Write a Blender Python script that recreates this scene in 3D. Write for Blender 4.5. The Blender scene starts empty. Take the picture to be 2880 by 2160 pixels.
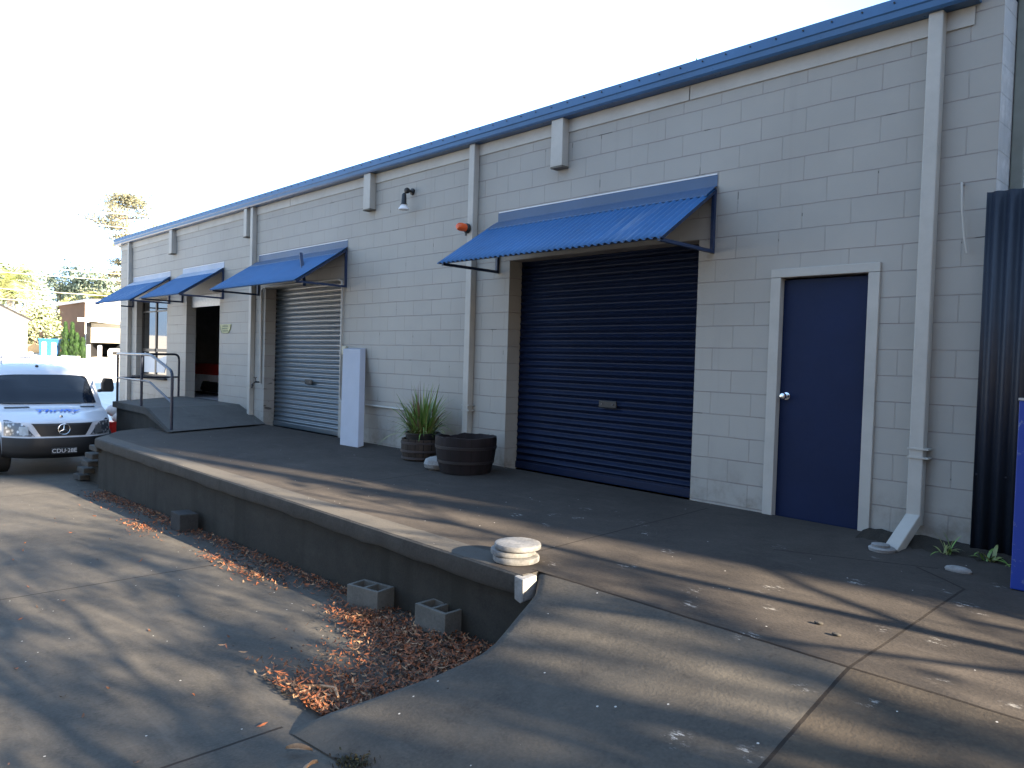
import bpy, math, random
from mathutils import Vector, Matrix, Euler
R_ = math.radians
SC = bpy.context.scene
COL = SC.collection

# ------------------------------------------------------------------ camera, sky, sun, exposure
cam_d = bpy.data.cameras.new('camera'); cam = bpy.data.objects.new('camera', cam_d); COL.objects.link(cam)
cam.location = (2.15842, -6.10056, 1.22724)
cam.rotation_euler = (1.54068544, -0.0298560, 0.809618)
cam_d.sensor_width = 36.0; cam_d.lens = 2134.24 * 36 / 2880
cam_d.clip_start = 0.05; cam_d.clip_end = 3000
SC.camera = cam
SUN_EL, SUN_AZ = R_(18), R_(9)                 # azimuth measured from +X towards +Y
sun_dir = Vector((math.cos(SUN_EL) * math.cos(SUN_AZ), math.cos(SUN_EL) * math.sin(SUN_AZ), math.sin(SUN_EL)))
sl = bpy.data.lights.new('sun', 'SUN'); sl.energy = 5.0; sl.angle = R_(0.53); sl.color = (1.0, 0.82, 0.60)
so = bpy.data.objects.new('sun', sl); COL.objects.link(so); so.rotation_euler = sun_dir.to_track_quat('Z', 'Y').to_euler()
so.location = (30, 5, 20)
W = bpy.data.worlds.new('World'); SC.world = W; W.use_nodes = True
wn = W.node_tree.nodes; wl = W.node_tree.links; wn.clear()
wo = wn.new('ShaderNodeOutputWorld'); bg = wn.new('ShaderNodeBackground'); sky = wn.new('ShaderNodeTexSky')
sky.sky_type = 'NISHITA'; sky.sun_disc = False; sky.sun_elevation = SUN_EL; sky.sun_rotation = R_(90) - SUN_AZ
sky.air_density = 1.0; sky.dust_density = 0.6; sky.ozone_density = 1.0; sky.altitude = 0
# thin bright cloud veil over the procedural sky
tc = wn.new('ShaderNodeTexCoord'); nz = wn.new('ShaderNodeTexNoise'); nz.inputs['Scale'].default_value = 2.2; nz.inputs['Detail'].default_value = 6
mp = wn.new('ShaderNodeMapping'); mp.inputs['Scale'].default_value = (1, 1, 2.4)
wl.new(tc.outputs['Generated'], mp.inputs['Vector']); wl.new(mp.outputs[0], nz.inputs['Vector'])
rp = wn.new('ShaderNodeValToRGB'); rp.color_ramp.elements[0].position = 0.36; rp.color_ramp.elements[1].position = 0.66
wl.new(nz.outputs['Fac'], rp.inputs[0])
mul = wn.new('ShaderNodeMath'); mul.operation = 'MULTIPLY_ADD'; mul.inputs[1].default_value = 0.40; mul.inputs[2].default_value = 0.55; wl.new(rp.outputs[0], mul.inputs[0])
mx = wn.new('ShaderNodeMix'); mx.data_type = 'RGBA'; mx.inputs[7].default_value = (4.9, 6.5, 8.3, 1)
dt = wn.new('ShaderNodeVectorMath'); dt.operation = 'DOT_PRODUCT'; dt.inputs[1].default_value = (-0.80, 0.58, 0.12); wl.new(tc.outputs['Generated'], dt.inputs[0])
mr = wn.new('ShaderNodeMapRange'); mr.interpolation_type = 'SMOOTHSTEP'; mr.inputs[1].default_value = 0.70; mr.inputs[2].default_value = 0.97; mr.inputs[3].default_value = 1.0; mr.inputs[4].default_value = 2.6; wl.new(dt.outputs['Value'], mr.inputs[0])
vs_ = wn.new('ShaderNodeVectorMath'); vs_.operation = 'SCALE'; vs_.inputs[0].default_value = (1.62, 2.62, 4.3); wl.new(mr.outputs[0], vs_.inputs['Scale']); wl.new(vs_.outputs[0], mx.inputs[7])
wl.new(mul.outputs[0], mx.inputs[0]); wl.new(sky.outputs[0], mx.inputs[6]); wl.new(mx.outputs[2], bg.inputs[0])
bg.inputs[1].default_value = 0.05
wl.new(bg.outputs[0], wo.inputs[0])
SC.view_settings.view_transform = 'Standard'; SC.view_settings.look = 'None'
SC.view_settings.exposure = 3.15; SC.view_settings.gamma = 1.0
SC.cycles.use_denoising = True
SC.cycles.max_bounces = 8

# ------------------------------------------------------------------ materials
class NT:
    def __init__(s, name, rough=0.8, metallic=0.0, spec=0.5):
        s.m = bpy.data.materials.new(name); s.m.use_nodes = True
        s.n = s.m.node_tree.nodes; s.l = s.m.node_tree.links
        s.b = s.n['Principled BSDF']; s.b.inputs['Roughness'].default_value = rough
        s.b.inputs['Metallic'].default_value = metallic; s.b.inputs['Specular IOR Level'].default_value = spec
        s._pos = None
    def pos(s):
        if s._pos is None: s._pos = s.n.new('ShaderNodeNewGeometry').outputs['Position']
        return s._pos
    def obj(s):
        return s.n.new('ShaderNodeTexCoord').outputs['Object']
    def link(s, a, b): s.l.new(a, b)
    def put(s, v, sock):
        if hasattr(v, 'links') or hasattr(v, 'is_output'): s.l.new(v, sock)
        else: sock.default_value = v
    def math(s, op, a, b=0.0, c=None, clamp=False):
        n = s.n.new('ShaderNodeMath'); n.operation = op; n.use_clamp = clamp
        s.put(a, n.inputs[0]); s.put(b, n.inputs[1])
        if c is not None: s.put(c, n.inputs[2])
        return n.outputs[0]
    def noise(s, scale, detail=4, vec=None, rough=0.55, stretch=None):
        n = s.n.new('ShaderNodeTexNoise'); n.inputs['Scale'].default_value = scale; n.inputs['Detail'].default_value = detail
        n.inputs['Roughness'].default_value = rough
        v = vec if vec is not None else s.pos()
        if stretch:
            mpn = s.n.new('ShaderNodeMapping'); mpn.inputs['Scale'].default_value = stretch
            s.l.new(v, mpn.inputs['Vector']); v = mpn.outputs[0]
        s.l.new(v, n.inputs['Vector']); return n.outputs['Fac']
    def voro(s, scale, feature='F1', vec=None, out='Distance'):
        n = s.n.new('ShaderNodeTexVoronoi'); n.inputs['Scale'].default_value = scale; n.feature = feature
        s.l.new(vec if vec is not None else s.pos(), n.inputs['Vector']); return n.outputs[out]
    def ramp(s, fac, p0, p1, c0=(0, 0, 0, 1), c1=(1, 1, 1, 1)):
        n = s.n.new('ShaderNodeValToRGB'); e = n.color_ramp.elements
        e[0].position = p0; e[1].position = p1; e[0].color = c0 if len(c0) == 4 else (*c0, 1); e[1].color = c1 if len(c1) == 4 else (*c1, 1)
        s.l.new(fac, n.inputs[0]); return n.outputs[0]
    def step(s, v, lo, hi):
        n = s.n.new('ShaderNodeMapRange'); n.interpolation_type = 'SMOOTHSTEP'
        n.inputs[1].default_value = lo; n.inputs[2].default_value = hi
        s.l.new(v, n.inputs[0]); return n.outputs[0]
    def mix(s, fac, a, b, mode='MIX'):
        n = s.n.new('ShaderNodeMix'); n.data_type = 'RGBA'; n.blend_type = mode
        s.put(fac, n.inputs[0])
        for v, i in ((a, 6), (b, 7)):
            if isinstance(v, (tuple, list)): n.inputs[i].default_value = (*v[:3], 1)
            else: s.l.new(v, n.inputs[i])
        return n.outputs[2]
    def sep(s, v):
        n = s.n.new('ShaderNodeSeparateXYZ'); s.l.new(v, n.inputs[0]); return n.outputs
    def color(s, c):
        if isinstance(c, (tuple, list)): s.b.inputs['Base Color'].default_value = (*c[:3], 1)
        else: s.l.new(c, s.b.inputs['Base Color'])
    def rough(s, v): s.put(v, s.b.inputs['Roughness'])
    def bump(s, h, dist=0.01, strength=1.0):
        n = s.n.new('ShaderNodeBump'); n.inputs['Distance'].default_value = dist; n.inputs['Strength'].default_value = strength
        s.l.new(h, n.inputs['Height']); s.l.new(n.outputs[0], s.b.inputs['Normal'])

def plain(name, c, rough=0.6, metallic=0.0, var=0.12, scale=6, bump=0.0, spec=0.5):
    t = NT(name, rough, metallic, spec)
    f = t.noise(scale, 5)
    lo = tuple(x * (1 - var) for x in c); hi = tuple(min(1, x * (1 + var)) for x in c)
    t.color(t.ramp(f, 0.3, 0.7, lo, hi))
    if bump: t.bump(t.noise(scale * 12, 4), bump)
    return t.m

def line_mask(t, joints, width):
    """1 on straight joints: ('x', value, lo, hi) runs along Y at X=value, ('y', value, lo, hi) along X, ('seg', x0,y0,x1,y1)."""
    P = t.sep(t.pos()); wob = t.math('MULTIPLY', t.math('SUBTRACT', t.noise(1.7, 6), 0.5), 0.035)
    acc = None
    for j in joints:
        if j[0] == 'seg':
            _, x0, y0, x1, y1 = j; L = math.hypot(x1 - x0, y1 - y0); ux, uy = (x1 - x0) / L, (y1 - y0) / L
            dx = t.math('SUBTRACT', P[0], x0); dy = t.math('SUBTRACT', P[1], y0)
            al = t.math('ADD', t.math('MULTIPLY', dx, ux), t.math('MULTIPLY', dy, uy))
            pe = t.math('SUBTRACT', t.math('MULTIPLY', dx, uy), t.math('MULTIPLY', dy, ux)); lo, hi = 0.0, L
        else:
            a, b = (0, 1) if j[0] == 'x' else (1, 0)
            pe = t.math('SUBTRACT', P[a], j[1]); al = P[b]; lo, hi = j[2], j[3]
        d = t.math('ABSOLUTE', t.math('ADD', pe, wob))
        k = t.math('LESS_THAN', d, width)
        k = t.math('MULTIPLY', k, t.math('GREATER_THAN', al, lo)); k = t.math('MULTIPLY', k, t.math('LESS_THAN', al, hi))
        acc = k if acc is None else t.math('MAXIMUM', acc, k)
    return acc

def concrete(name, base, dark, joints=(), jw=0.006, paint=0.0, paint_box=None, rough=0.9, blotch=0.9, specks=True, streak=None, band=None, tone=None):
    t = NT(name, rough, 0, 0.3)
    a = t.noise(blotch, 6, rough=0.65); b = t.noise(7, 6, rough=0.7); c = t.noise(60, 4)
    f = t.math('ADD', t.math('MULTIPLY', a, 0.62), t.math('MULTIPLY', b, 0.38))
    col = t.ramp(f, 0.36, 0.64, dark, base)
    if band:                                     # lighter trowelled margin along the edge (a different pour)
        P = t.sep(t.pos()); k = t.math('MULTIPLY', t.math('LESS_THAN', t.math('ADD', P[1], t.math('MULTIPLY', t.math('SUBTRACT', t.noise(3, 4), .5), .06)), band[0]), t.math('LESS_THAN', P[0], -1.47))
        if len(band) > 2: k = t.math('MAXIMUM', k, t.math('LESS_THAN', t.math('ADD', P[0], t.math('MULTIPLY', P[1], band[3])), band[2]))
        col = t.mix(t.math('MULTIPLY', k, 0.75), col, band[1])
    st = t.step(t.noise(2.3, 8, rough=0.75), 0.56, 0.72)
    col = t.mix(t.math('MULTIPLY', st, 0.5), col, tuple(x * 0.45 for x in dark))
    col = t.mix(t.math('MULTIPLY', t.step(c, 0.35, 0.75), 0.25), col, tuple(min(1, x * 1.5) for x in base))
    sp = t.step(t.noise(18, 6, rough=.8), .55, .68); col = t.mix(t.math('MULTIPLY', sp, 0.35), col, tuple(x * 0.5 for x in dark))
    wv_ = t.step(t.noise(3.2, 7, rough=.7, stretch=(.35, 1.6, 1)), .55, .72); col = t.mix(t.math('MULTIPLY', wv_, 0.3), col, tuple(min(1, x * 1.7) for x in base))
    if tone:
        k = t.step(t.math('ADD', t.sep(t.pos())[0], 0.0), tone[0] - .004, tone[0] + .004); col = t.mix(t.math('MULTIPLY', k, .8), col, t.mix(1.0, col, tone[1], 'MULTIPLY'))
    if streak:
        s2 = t.step(t.noise(5, 5, stretch=(1.0, 1.0, 0.06)), 0.5, 0.7); col = t.mix(t.math('MULTIPLY', s2, 0.5), col, streak)
    if specks:
        v = t.voro(9.0); k = t.math('MULTIPLY', t.math('LESS_THAN', v, 0.05), t.math('GREATER_THAN', t.noise(3.1, 2), 0.52))
        col = t.mix(t.math('MULTIPLY', k, 0.8), col, (0.55, 0.53, 0.48))
        v2 = t.voro(5.3); k2 = t.math('MULTIPLY', t.math('LESS_THAN', v2, 0.035), t.math('GREATER_THAN', t.noise(2.2, 2), 0.5))
        col = t.mix(k2, col, (0.03, 0.022, 0.015))
    if paint:
        P = t.sep(t.pos())
        clump = t.math('MULTIPLY', t.step(t.voro(3.3), 0.27, 0.08), t.math('GREATER_THAN', t.noise(1.6, 1), 0.44))
        frag = t.step(t.noise(26, 5, rough=0.75, stretch=(0.6, 1.5, 1)), 0.53, 0.66)
        k = t.math('MULTIPLY', clump, frag)
        x0, x1, y0, y1 = paint_box
        for ax, lo, hi in ((0, x0, x1), (1, y0, y1)):
            k = t.math('MULTIPLY', k, t.math('GREATER_THAN', P[ax], lo)); k = t.math('MULTIPLY', k, t.math('LESS_THAN', P[ax], hi))
        col = t.mix(t.math('MULTIPLY', k, paint), col, (0.48, 0.47, 0.44))
    h = t.math('ADD', t.math('MULTIPLY', c, 0.5), t.math('MULTIPLY', b, 0.6))
    if joints:
        jm = line_mask(t, joints, jw); col = t.mix(jm, col, (0.018, 0.014, 0.011))
        h = t.math('SUBTRACT', h, t.math('MULTIPLY', jm, 3.0))
    t.color(col); t.bump(h, 0.006, 0.7); return t.m

def block_mat(name, base, mortar, paintwork=True, axis='x'):
    t = NT(name, 0.55 if paintwork else 0.9, 0, 0.4)
    P = t.sep(t.pos())
    cmb = t.n.new('ShaderNodeCombineXYZ')
    t.link(t.math('ADD', P[0 if axis == 'x' else 1], 40.2 + (0 if axis == 'x' else 0.0)), cmb.inputs[0]); t.link(t.math('ADD', P[2], 8.0), cmb.inputs[1])
    # slight waviness so courses are not ruler-straight
    br = t.n.new('ShaderNodeTexBrick'); br.offset = 0.5; br.offset_frequency = 2
    wv = t.n.new('ShaderNodeTexNoise'); wv.inputs['Scale'].default_value = 3.5; wv.inputs['Detail'].default_value = 4
    t.link(t.pos(), wv.inputs['Vector'])
    vm = t.n.new('ShaderNodeVectorMath'); vm.operation = 'MULTIPLY_ADD'; vm.inputs[1].default_value = (0.012, 0.012, 0); 
    t.link(wv.outputs['Color'], vm.inputs[0]); t.link(cmb.outputs[0], vm.inputs[2])
    sb = t.n.new('ShaderNodeVectorMath'); sb.operation = 'SUBTRACT'; sb.inputs[1].default_value = (0.006, 0.006, 0); t.link(vm.outputs[0], sb.inputs[0])
    t.link(sb.outputs[0], br.inputs['Vector'])
    br.inputs['Scale'].default_value = 1.0; br.inputs['Brick Width'].default_value = 0.4; br.inputs['Row Height'].default_value = 0.2
    br.inputs['Mortar Size'].default_value = 0.0042; br.inputs['Mortar Smooth'].default_value = 0.35; br.inputs['Bias'].default_value = 0.0
    br.inputs['Color1'].default_value = (0.46, 0.46, 0.46, 1); br.inputs['Color2'].default_value = (0.54, 0.54, 0.54, 1); br.inputs['Mortar'].default_value = (0.5, 0.5, 0.5, 1)
    fac = br.outputs['Fac']
    big = t.noise(0.7, 5); fine = t.noise(70, 4)
    col = t.mix(t.math('MULTIPLY', t.step(big, 0.35, 0.7), 0.7), base, tuple(x * 0.84 for x in base))
    col = t.mix(0.30, col, t.mix(1.0, col, br.outputs['Color'], 'MULTIPLY'))
    # mortar lines: mostly painted over, in places open and dark
    zf = t.math('ABSOLUTE', t.math('SUBTRACT', t.math('FRACT', t.math('ADD', t.math('MULTIPLY', P[2], 5.0), 40.5)), 0.5)); hz = t.step(zf, 0.07, 0.035)
    op = t.step(t.noise(2.2, 4), 0.40, 0.66)
    mk = t.math('MULTIPLY', fac, t.math('ADD', t.math('MULTIPLY', hz, 0.42), t.math('MULTIPLY_ADD', op, 0.55, 0.06)))
    col = t.mix(mk, col, mortar)
    gap = t.math('MULTIPLY', t.math('MULTIPLY', t.step(fac, 0.35, 0.6), t.step(t.noise(1.9, 3, stretch=(1.3, 1, 3)), 0.63, 0.67)), 0.85)
    col = t.mix(gap, col, (0.05, 0.045, 0.04))
    # scuffs and splash dirt near the ground, chipped spots
    dirt = t.math('MULTIPLY', t.step(P[2], 0.5, 0.0), t.step(t.noise(4, 6, rough=0.7), 0.4, 0.75))
    col = t.mix(t.math('MULTIPLY', dirt, 0.8), col, (0.16, 0.14, 0.11))
    run = t.step(t.noise(6, 5, stretch=(1, 1, 0.07)), 0.6, 0.8); col = t.mix(t.math('MULTIPLY', run, 0.32), col, tuple(x * 0.55 for x in base))
    chip = t.math('MULTIPLY', t.math('LESS_THAN', t.voro(2.1), 0.02), 0.7); col = t.mix(chip, col, (0.14, 0.12, 0.1))
    if not paintwork:
        col = t.mix(t.math('MULTIPLY', t.step(t.noise(2.5, 8, rough=0.8), 0.45, 0.65), 0.5), col, (0.8, 0.8, 0.8))
    t.color(col)
    h = t.math('SUBTRACT', t.math('ADD', t.math('MULTIPLY', fine, 0.16), t.math('MULTIPLY', t.noise(16, 4), 0.18)), t.math('MULTIPLY', fac, 1.0))
    t.bump(h, 0.007, 0.9); return t.m

def metal_paint(name, c, rough=0.4, dust=0.15, dustc=(0.3, 0.32, 0.36), spec=0.5, streaks=False):
    t = NT(name, rough, 0, spec)
    a = t.noise(1.3, 6, rough=0.7); f = t.noise(25, 5)
    col = t.ramp(a, 0.3, 0.7, tuple(x * 0.85 for x in c), tuple(x * 1.15 for x in c))
    k = t.step(t.noise(3.0, 7, rough=0.75), 0.5, 0.8); col = t.mix(t.math('MULTIPLY', k, dust), col, dustc)
    if streaks:
        k = t.step(t.noise(7, 5, stretch=(1, 0.12, 0.12)), 0.55, 0.75); k = t.math('MULTIPLY', k, t.step(t.noise(0.9, 2), 0.5, 0.62)); col = t.mix(t.math('MULTIPLY', k, 0.35), col, (0.35, 0.42, 0.5))
    t.color(col); t.rough(t.math('ADD', t.math('MULTIPLY', f, 0.25), rough - 0.12)); t.bump(a, 0.004, 0.4); return t.m

def glass_dark(name, c=(0.01, 0.012, 0.014), ior=1.9):
    t = NT(name, 0.03, 0, 0.5); t.color(c); t.b.inputs['IOR'].default_value = ior; return t.m

def emptyless(*a): pass

M = {}
M['wall'] = block_mat('painted_block', (0.40, 0.388, 0.352), (0.25, 0.215, 0.205))
M['rawblock'] = block_mat('raw_block', (0.62, 0.62, 0.61), (0.4, 0.39, 0.37), False, 'y')
M['trim'] = metal_paint('trim_paint', (0.40, 0.388, 0.352), 0.5, 0.12, (0.26, 0.25, 0.22))
M['trim_dark'] = plain('stub_cap_grey', (0.12, 0.11, 0.09), 0.8)  # dark grey of the caps under the eave stubs
M['awning'] = metal_paint('blue_corrugated', (0.02, 0.108, 0.275), 0.42, 0.22, (0.09, 0.13, 0.19), streaks=True)
M['flash'] = metal_paint('blue_flashing', (0.04, 0.085, 0.17), 0.42, 0.3, (0.11, 0.14, 0.18))
M['flash_pale'] = metal_paint('weathered_flashing', (0.3, 0.36, 0.46), 0.45, 0.3, (0.4, 0.42, 0.45))
M['bracket'] = metal_paint('bracket_blue', (0.012, 0.028, 0.075), 0.45)
M['fascia'] = metal_paint('fascia_blue', (0.032, 0.10, 0.215), 0.32, 0.25, (0.08, 0.1, 0.14))
M['roof'] = metal_paint('roof_sheet', (0.1, 0.16, 0.28), 0.45)
M['navy'] = metal_paint('navy_door', (0.004, 0.0125, 0.048), 0.55, 0.06, (0.02, 0.03, 0.06), spec=0.2)
M['roller'] = metal_paint('roller_navy', (0.0045, 0.0115, 0.038), 0.5, 0.10, (0.018, 0.025, 0.05), spec=0.25)
M['roller_gloss'] = metal_paint('roller_weathered', (0.014, 0.034, 0.05), 0.36, 0.15, (0.06, 0.07, 0.09)); M['roller_gloss'].node_tree.nodes['Principled BSDF'].inputs['IOR'].default_value = 2.9
M['black'] = plain('black_plastic', (0.012, 0.012, 0.013), 0.5)
M['chrome'] = plain('polished_steel', (0.75, 0.76, 0.78), 0.16, 1.0, 0.03)
M['galv'] = plain('galvanised_steel', (0.42, 0.44, 0.46), 0.38, 0.8, 0.15, 20)
M['railpaint'] = metal_paint('rail_paint', (0.014, 0.02, 0.04), 0.3, 0.2, (0.1, 0.11, 0.13))
M['dgrey0'] = plain('dull_stud', (0.12, 0.12, 0.13), .4, .5)
M['glass'] = glass_dark('window_glass', ior=2.6)
M['alu'] = plain('dark_aluminium', (0.03, 0.026, 0.025), 0.4)
M['inside'] = plain('interior_wall', (0.22, 0.22, 0.23), 0.9)
M['white'] = plain('white_paint', (0.72, 0.73, 0.75), 0.55, 0, 0.06, 3, 0.001)
M['foam'] = plain('white_panel_face', (0.36, 0.375, 0.42), 0.6, 0, 0.05, 4, 0.001)
M['orange'] = plain('orange_lens', (0.75, 0.11, 0.025), 0.25, 0, 0.1)
M['yard'] = concrete('yard_concrete', (0.084, 0.077, 0.066), (0.040, 0.038, 0.034), [('x', -1.36, -12, -4.28), ('x', -4.75, -12, -2.6), ('x', -10.25, -12, -2.6)], 0.009)
M['apron'] = concrete('apron_concrete', (0.074, 0.068, 0.058), (0.040, 0.037, 0.033), [('y', -2.665, -1.2, 8), ('x', 0.80, -4.6, -1.02), ('seg', 0.8, -3.7, 1.4, -4.0)], 0.009, 0.8, (0.2, 2.6, -4.4, -2.6), blotch=1.4, tone=(0.80, (.82, .72, .62)))
M['deck'] = concrete('dock_concrete', (0.056, 0.048, 0.041), (0.028, 0.024, 0.021), [('x', -4.55, -2.55, -0.1), ('x', -1.47, -2.65, -0.2), ('y', -2.665, -1.2, 8), ('x', 0.80, -3.4, -1.03), ('seg', 0.8, -1.03, 0.44, -0.75), ('seg', -0.4, -1.05, 0.55, -0.68)], 0.0075, 0.9, (-2.6, 2.4, -2.66, -0.7), blotch=0.8, band=(-2.58, (0.085, 0.082, 0.075), -11.1, -0.45))
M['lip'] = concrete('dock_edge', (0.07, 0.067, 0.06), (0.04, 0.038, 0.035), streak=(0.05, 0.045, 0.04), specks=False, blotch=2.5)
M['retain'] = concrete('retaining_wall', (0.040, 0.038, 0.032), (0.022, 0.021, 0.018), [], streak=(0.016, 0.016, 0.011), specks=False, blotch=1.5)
M['landing'] = concrete('landing_concrete', (0.10, 0.098, 0.092), (0.07, 0.068, 0.064), specks=False, blotch=1.4)
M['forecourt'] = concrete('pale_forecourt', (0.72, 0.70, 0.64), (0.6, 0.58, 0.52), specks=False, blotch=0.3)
M['terrain'] = plain('dry_grass_ground', (0.34, 0.31, 0.2), 0.95, 0, 0.3, 0.3)
M['cinder'] = concrete('cinder_block', (0.14, 0.138, 0.124), (0.095, 0.094, 0.085), specks=False, blotch=6)
M['disc'] = concrete('disc_concrete', (0.27, 0.27, 0.265), (0.15, 0.15, 0.145), specks=False, blotch=7)
M['soil'] = plain('damp_soil', (0.025, 0.02, 0.014), 0.95, 0, 0.3, 12, 0.01)

# ------------------------------------------------------------------ mesh helpers
class MB:
    def __init__(s): s.v = []; s.f = []; s.mi = []
    def add(s, vs, fs, mi=0):
        o = len(s.v); s.v += [tuple(v) for v in vs]; s.f += [tuple(i + o for i in f) for f in fs]; s.mi += [mi] * len(fs); return s
    def box(s, x0, y0, z0, x1, y1, z1, mi=0):
        return s.add([(x0, y0, z0), (x1, y0, z0), (x1, y1, z0), (x0, y1, z0), (x0, y0, z1), (x1, y0, z1), (x1, y1, z1), (x0, y1, z1)],
                     [(3, 2, 1, 0), (4, 5, 6, 7), (0, 1, 5, 4), (1, 2, 6, 5), (2, 3, 7, 6), (3, 0, 4, 7)], mi)
    def bar(s, a, b, w, h, up=(0, 0, 1), mi=0):
        a, b = Vector(a), Vector(b); d = (b - a).normalized(); up = Vector(up)
        if abs(d.dot(up)) > 0.95: up = Vector((1, 0, 0))
        r = d.cross(up).normalized(); u = r.cross(d).normalized(); vs = []
        for p in (a, b):
            for i, j in ((-1, -1), (1, -1), (1, 1), (-1, 1)): vs.append(p + r * (i * w / 2) + u * (j * h / 2))
        return s.add(vs, [(3, 2, 1, 0), (4, 5, 6, 7), (0, 1, 5, 4), (1, 2, 6, 5), (2, 3, 7, 6), (3, 0, 4, 7)], mi)
    def tube(s, pts, r, n=10, mi=0, caps=True):
        pts = [Vector(p) for p in pts]; rs = r if isinstance(r, (list, tuple)) else [r] * len(pts); vs = []; fs = []
        t = (pts[1] - pts[0]).normalized(); u = t.orthogonal().normalized()
        for i, p in enumerate(pts):
            d = (pts[min(i + 1, len(pts) - 1)] - pts[max(i - 1, 0)])
            if d.length > 1e-9: t = d.normalized()
            u = (u - t * u.dot(t)).normalized(); w = t.cross(u)
            for k in range(n):
                a = 2 * math.pi * k / n; vs.append(p + (u * math.cos(a) + w * math.sin(a)) * rs[i])
        for i in range(len(pts) - 1):
            for k in range(n): fs.append((i * n + k, i * n + (k + 1) % n, (i + 1) * n + (k + 1) % n, (i + 1) * n + k))
        if caps: fs.append(tuple(range(n - 1, -1, -1))); fs.append(tuple((len(pts) - 1) * n + k for k in range(n)))
        return s.add(vs, fs, mi)
    def lathe(s, prof, c=(0, 0, 0), n=28, mi=0, axis='z', cap0=True, cap1=True, sx=1.0, sy=1.0):
        vs = []; fs = []
        for (r, z) in prof:
            for k in range(n):
                a = 2 * math.pi * k / n; x, y = r * math.cos(a) * sx, r * math.sin(a) * sy
                p = {'z': (x, y, z), 'y': (x, z, y), 'x': (z, x, y)}[axis]; vs.append((c[0] + p[0], c[1] + p[1], c[2] + p[2]))
        for i in range(len(prof) - 1):
            for k in range(n): fs.append((i * n + k, i * n + (k + 1) % n, (i + 1) * n + (k + 1) % n, (i + 1) * n + k))
        if cap0: fs.append(tuple(range(n - 1, -1, -1)))
        if cap1: fs.append(tuple((len(prof) - 1) * n + k for k in range(n)))
        return s.add(vs, fs, mi)
    def prism(s, poly, h0, h1, axis='y', mi=0):
        n = len(poly)
        def P(a, b, h): return {'y': (a, h, b), 'z': (a, b, h), 'x': (h, a, b)}[axis]
        vs = [P(a, b, h0) for a, b in poly] + [P(a, b, h1) for a, b in poly]
        fs = [tuple(range(n)), tuple(range(2 * n - 1, n - 1, -1))] + [(i, i + n, (i + 1) % n + n, (i + 1) % n) for i in range(n)]
        return s.add(vs, fs, mi)
    def grid(s, P, mi=0):
        nu, nv = len(P), len(P[0]); vs = [p for row in P for p in row]
        return s.add(vs, [(i * nv + j, i * nv + j + 1, (i + 1) * nv + j + 1, (i + 1) * nv + j) for i in range(nu - 1) for j in range(nv - 1)], mi)
    def build(s, name, mats, parent=None, smooth=None, bevel=0.0, solid=0.0):
        me = bpy.data.meshes.new(name); off = Vector(parent_world(parent)) if parent else Vector((0, 0, 0))
        me.from_pydata([tuple(Vector(v) - off) for v in s.v], [], s.f)
        for m in (mats if isinstance(mats, list) else [mats]): me.materials.append(m)
        if any(s.mi): me.polygons.foreach_set('material_index', s.mi)
        me.update()
        import bmesh
        bm = bmesh.new(); bm.from_mesh(me); 
        if len(bm.faces) < 60000 and not getattr(s, 'loose', False): bmesh.ops.recalc_face_normals(bm, faces=bm.faces)
        bm.to_mesh(me); bm.free()
        if smooth is not None:
            me.polygons.foreach_set('use_smooth', [True] * len(me.polygons)); me.set_sharp_from_angle(angle=R_(smooth))
        o = bpy.data.objects.new(name, me); COL.objects.link(o)
        if parent: o.parent = parent
        if solid:
            m = o.modifiers.new('thick', 'SOLIDIFY'); m.thickness = solid; m.offset = 0
        if bevel:
            m = o.modifiers.new('bevel', 'BEVEL'); m.width = bevel; m.segments = 2; m.limit_method = 'ANGLE'; m.angle_limit = R_(40)
        return o

def parent_world(o):
    v = Vector((0, 0, 0))
    while o: v = v + Vector(o.location); o = o.parent
    return v

def tag(o, label=None, cat=None, group=None, kind=None):
    if label: o['label'] = label
    if cat: o['category'] = cat
    if group: o['group'] = group
    if kind: o['kind'] = kind
    return o

def thing(name, loc, label, cat, group=None):
    o = bpy.data.objects.new(name, None); o.empty_display_size = 0.1; COL.objects.link(o); o.location = loc
    return tag(o, label, cat, group)

def text_mesh(name, body, size, mat, frame, parent, shear=0.0, extrude=0.002, align='CENTER', bold=0.0):
    c = bpy.data.curves.new(name, 'FONT'); c.body = body; c.size = size; c.shear = shear; c.extrude = extrude; c.align_x = align; c.align_y = 'CENTER'; c.offset = bold
    t = bpy.data.objects.new(name + '_tmp', c); COL.objects.link(t); bpy.context.view_layer.update()
    me = bpy.data.meshes.new_from_object(t); bpy.data.objects.remove(t); me.name = name
    off = Vector(parent_world(parent)); mtx = Matrix.Translation(-off) @ frame; me.transform(mtx)
    me.materials.clear(); me.materials.append(mat)
    o = bpy.data.objects.new(name, me); COL.objects.link(o); o.parent = parent; return o

def frame_at(origin, xdir, ydir):
    x = Vector(xdir).normalized(); y = Vector(ydir); y = (y - x * y.dot(x)).normalized(); z = x.cross(y)
    return Matrix(((x.x, y.x, z.x, origin[0]), (x.y, y.y, z.y, origin[1]), (x.z, y.z, z.z, origin[2]), (0, 0, 0, 1)))

def lerp_table(tab, x):
    if x <= tab[0][0]: return tab[0][1]
    for (a, za), (b, zb) in zip(tab, tab[1:]):
        if x <= b: return za + (zb - za) * (x - a) / (b - a)
    return tab[-1][1]

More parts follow.
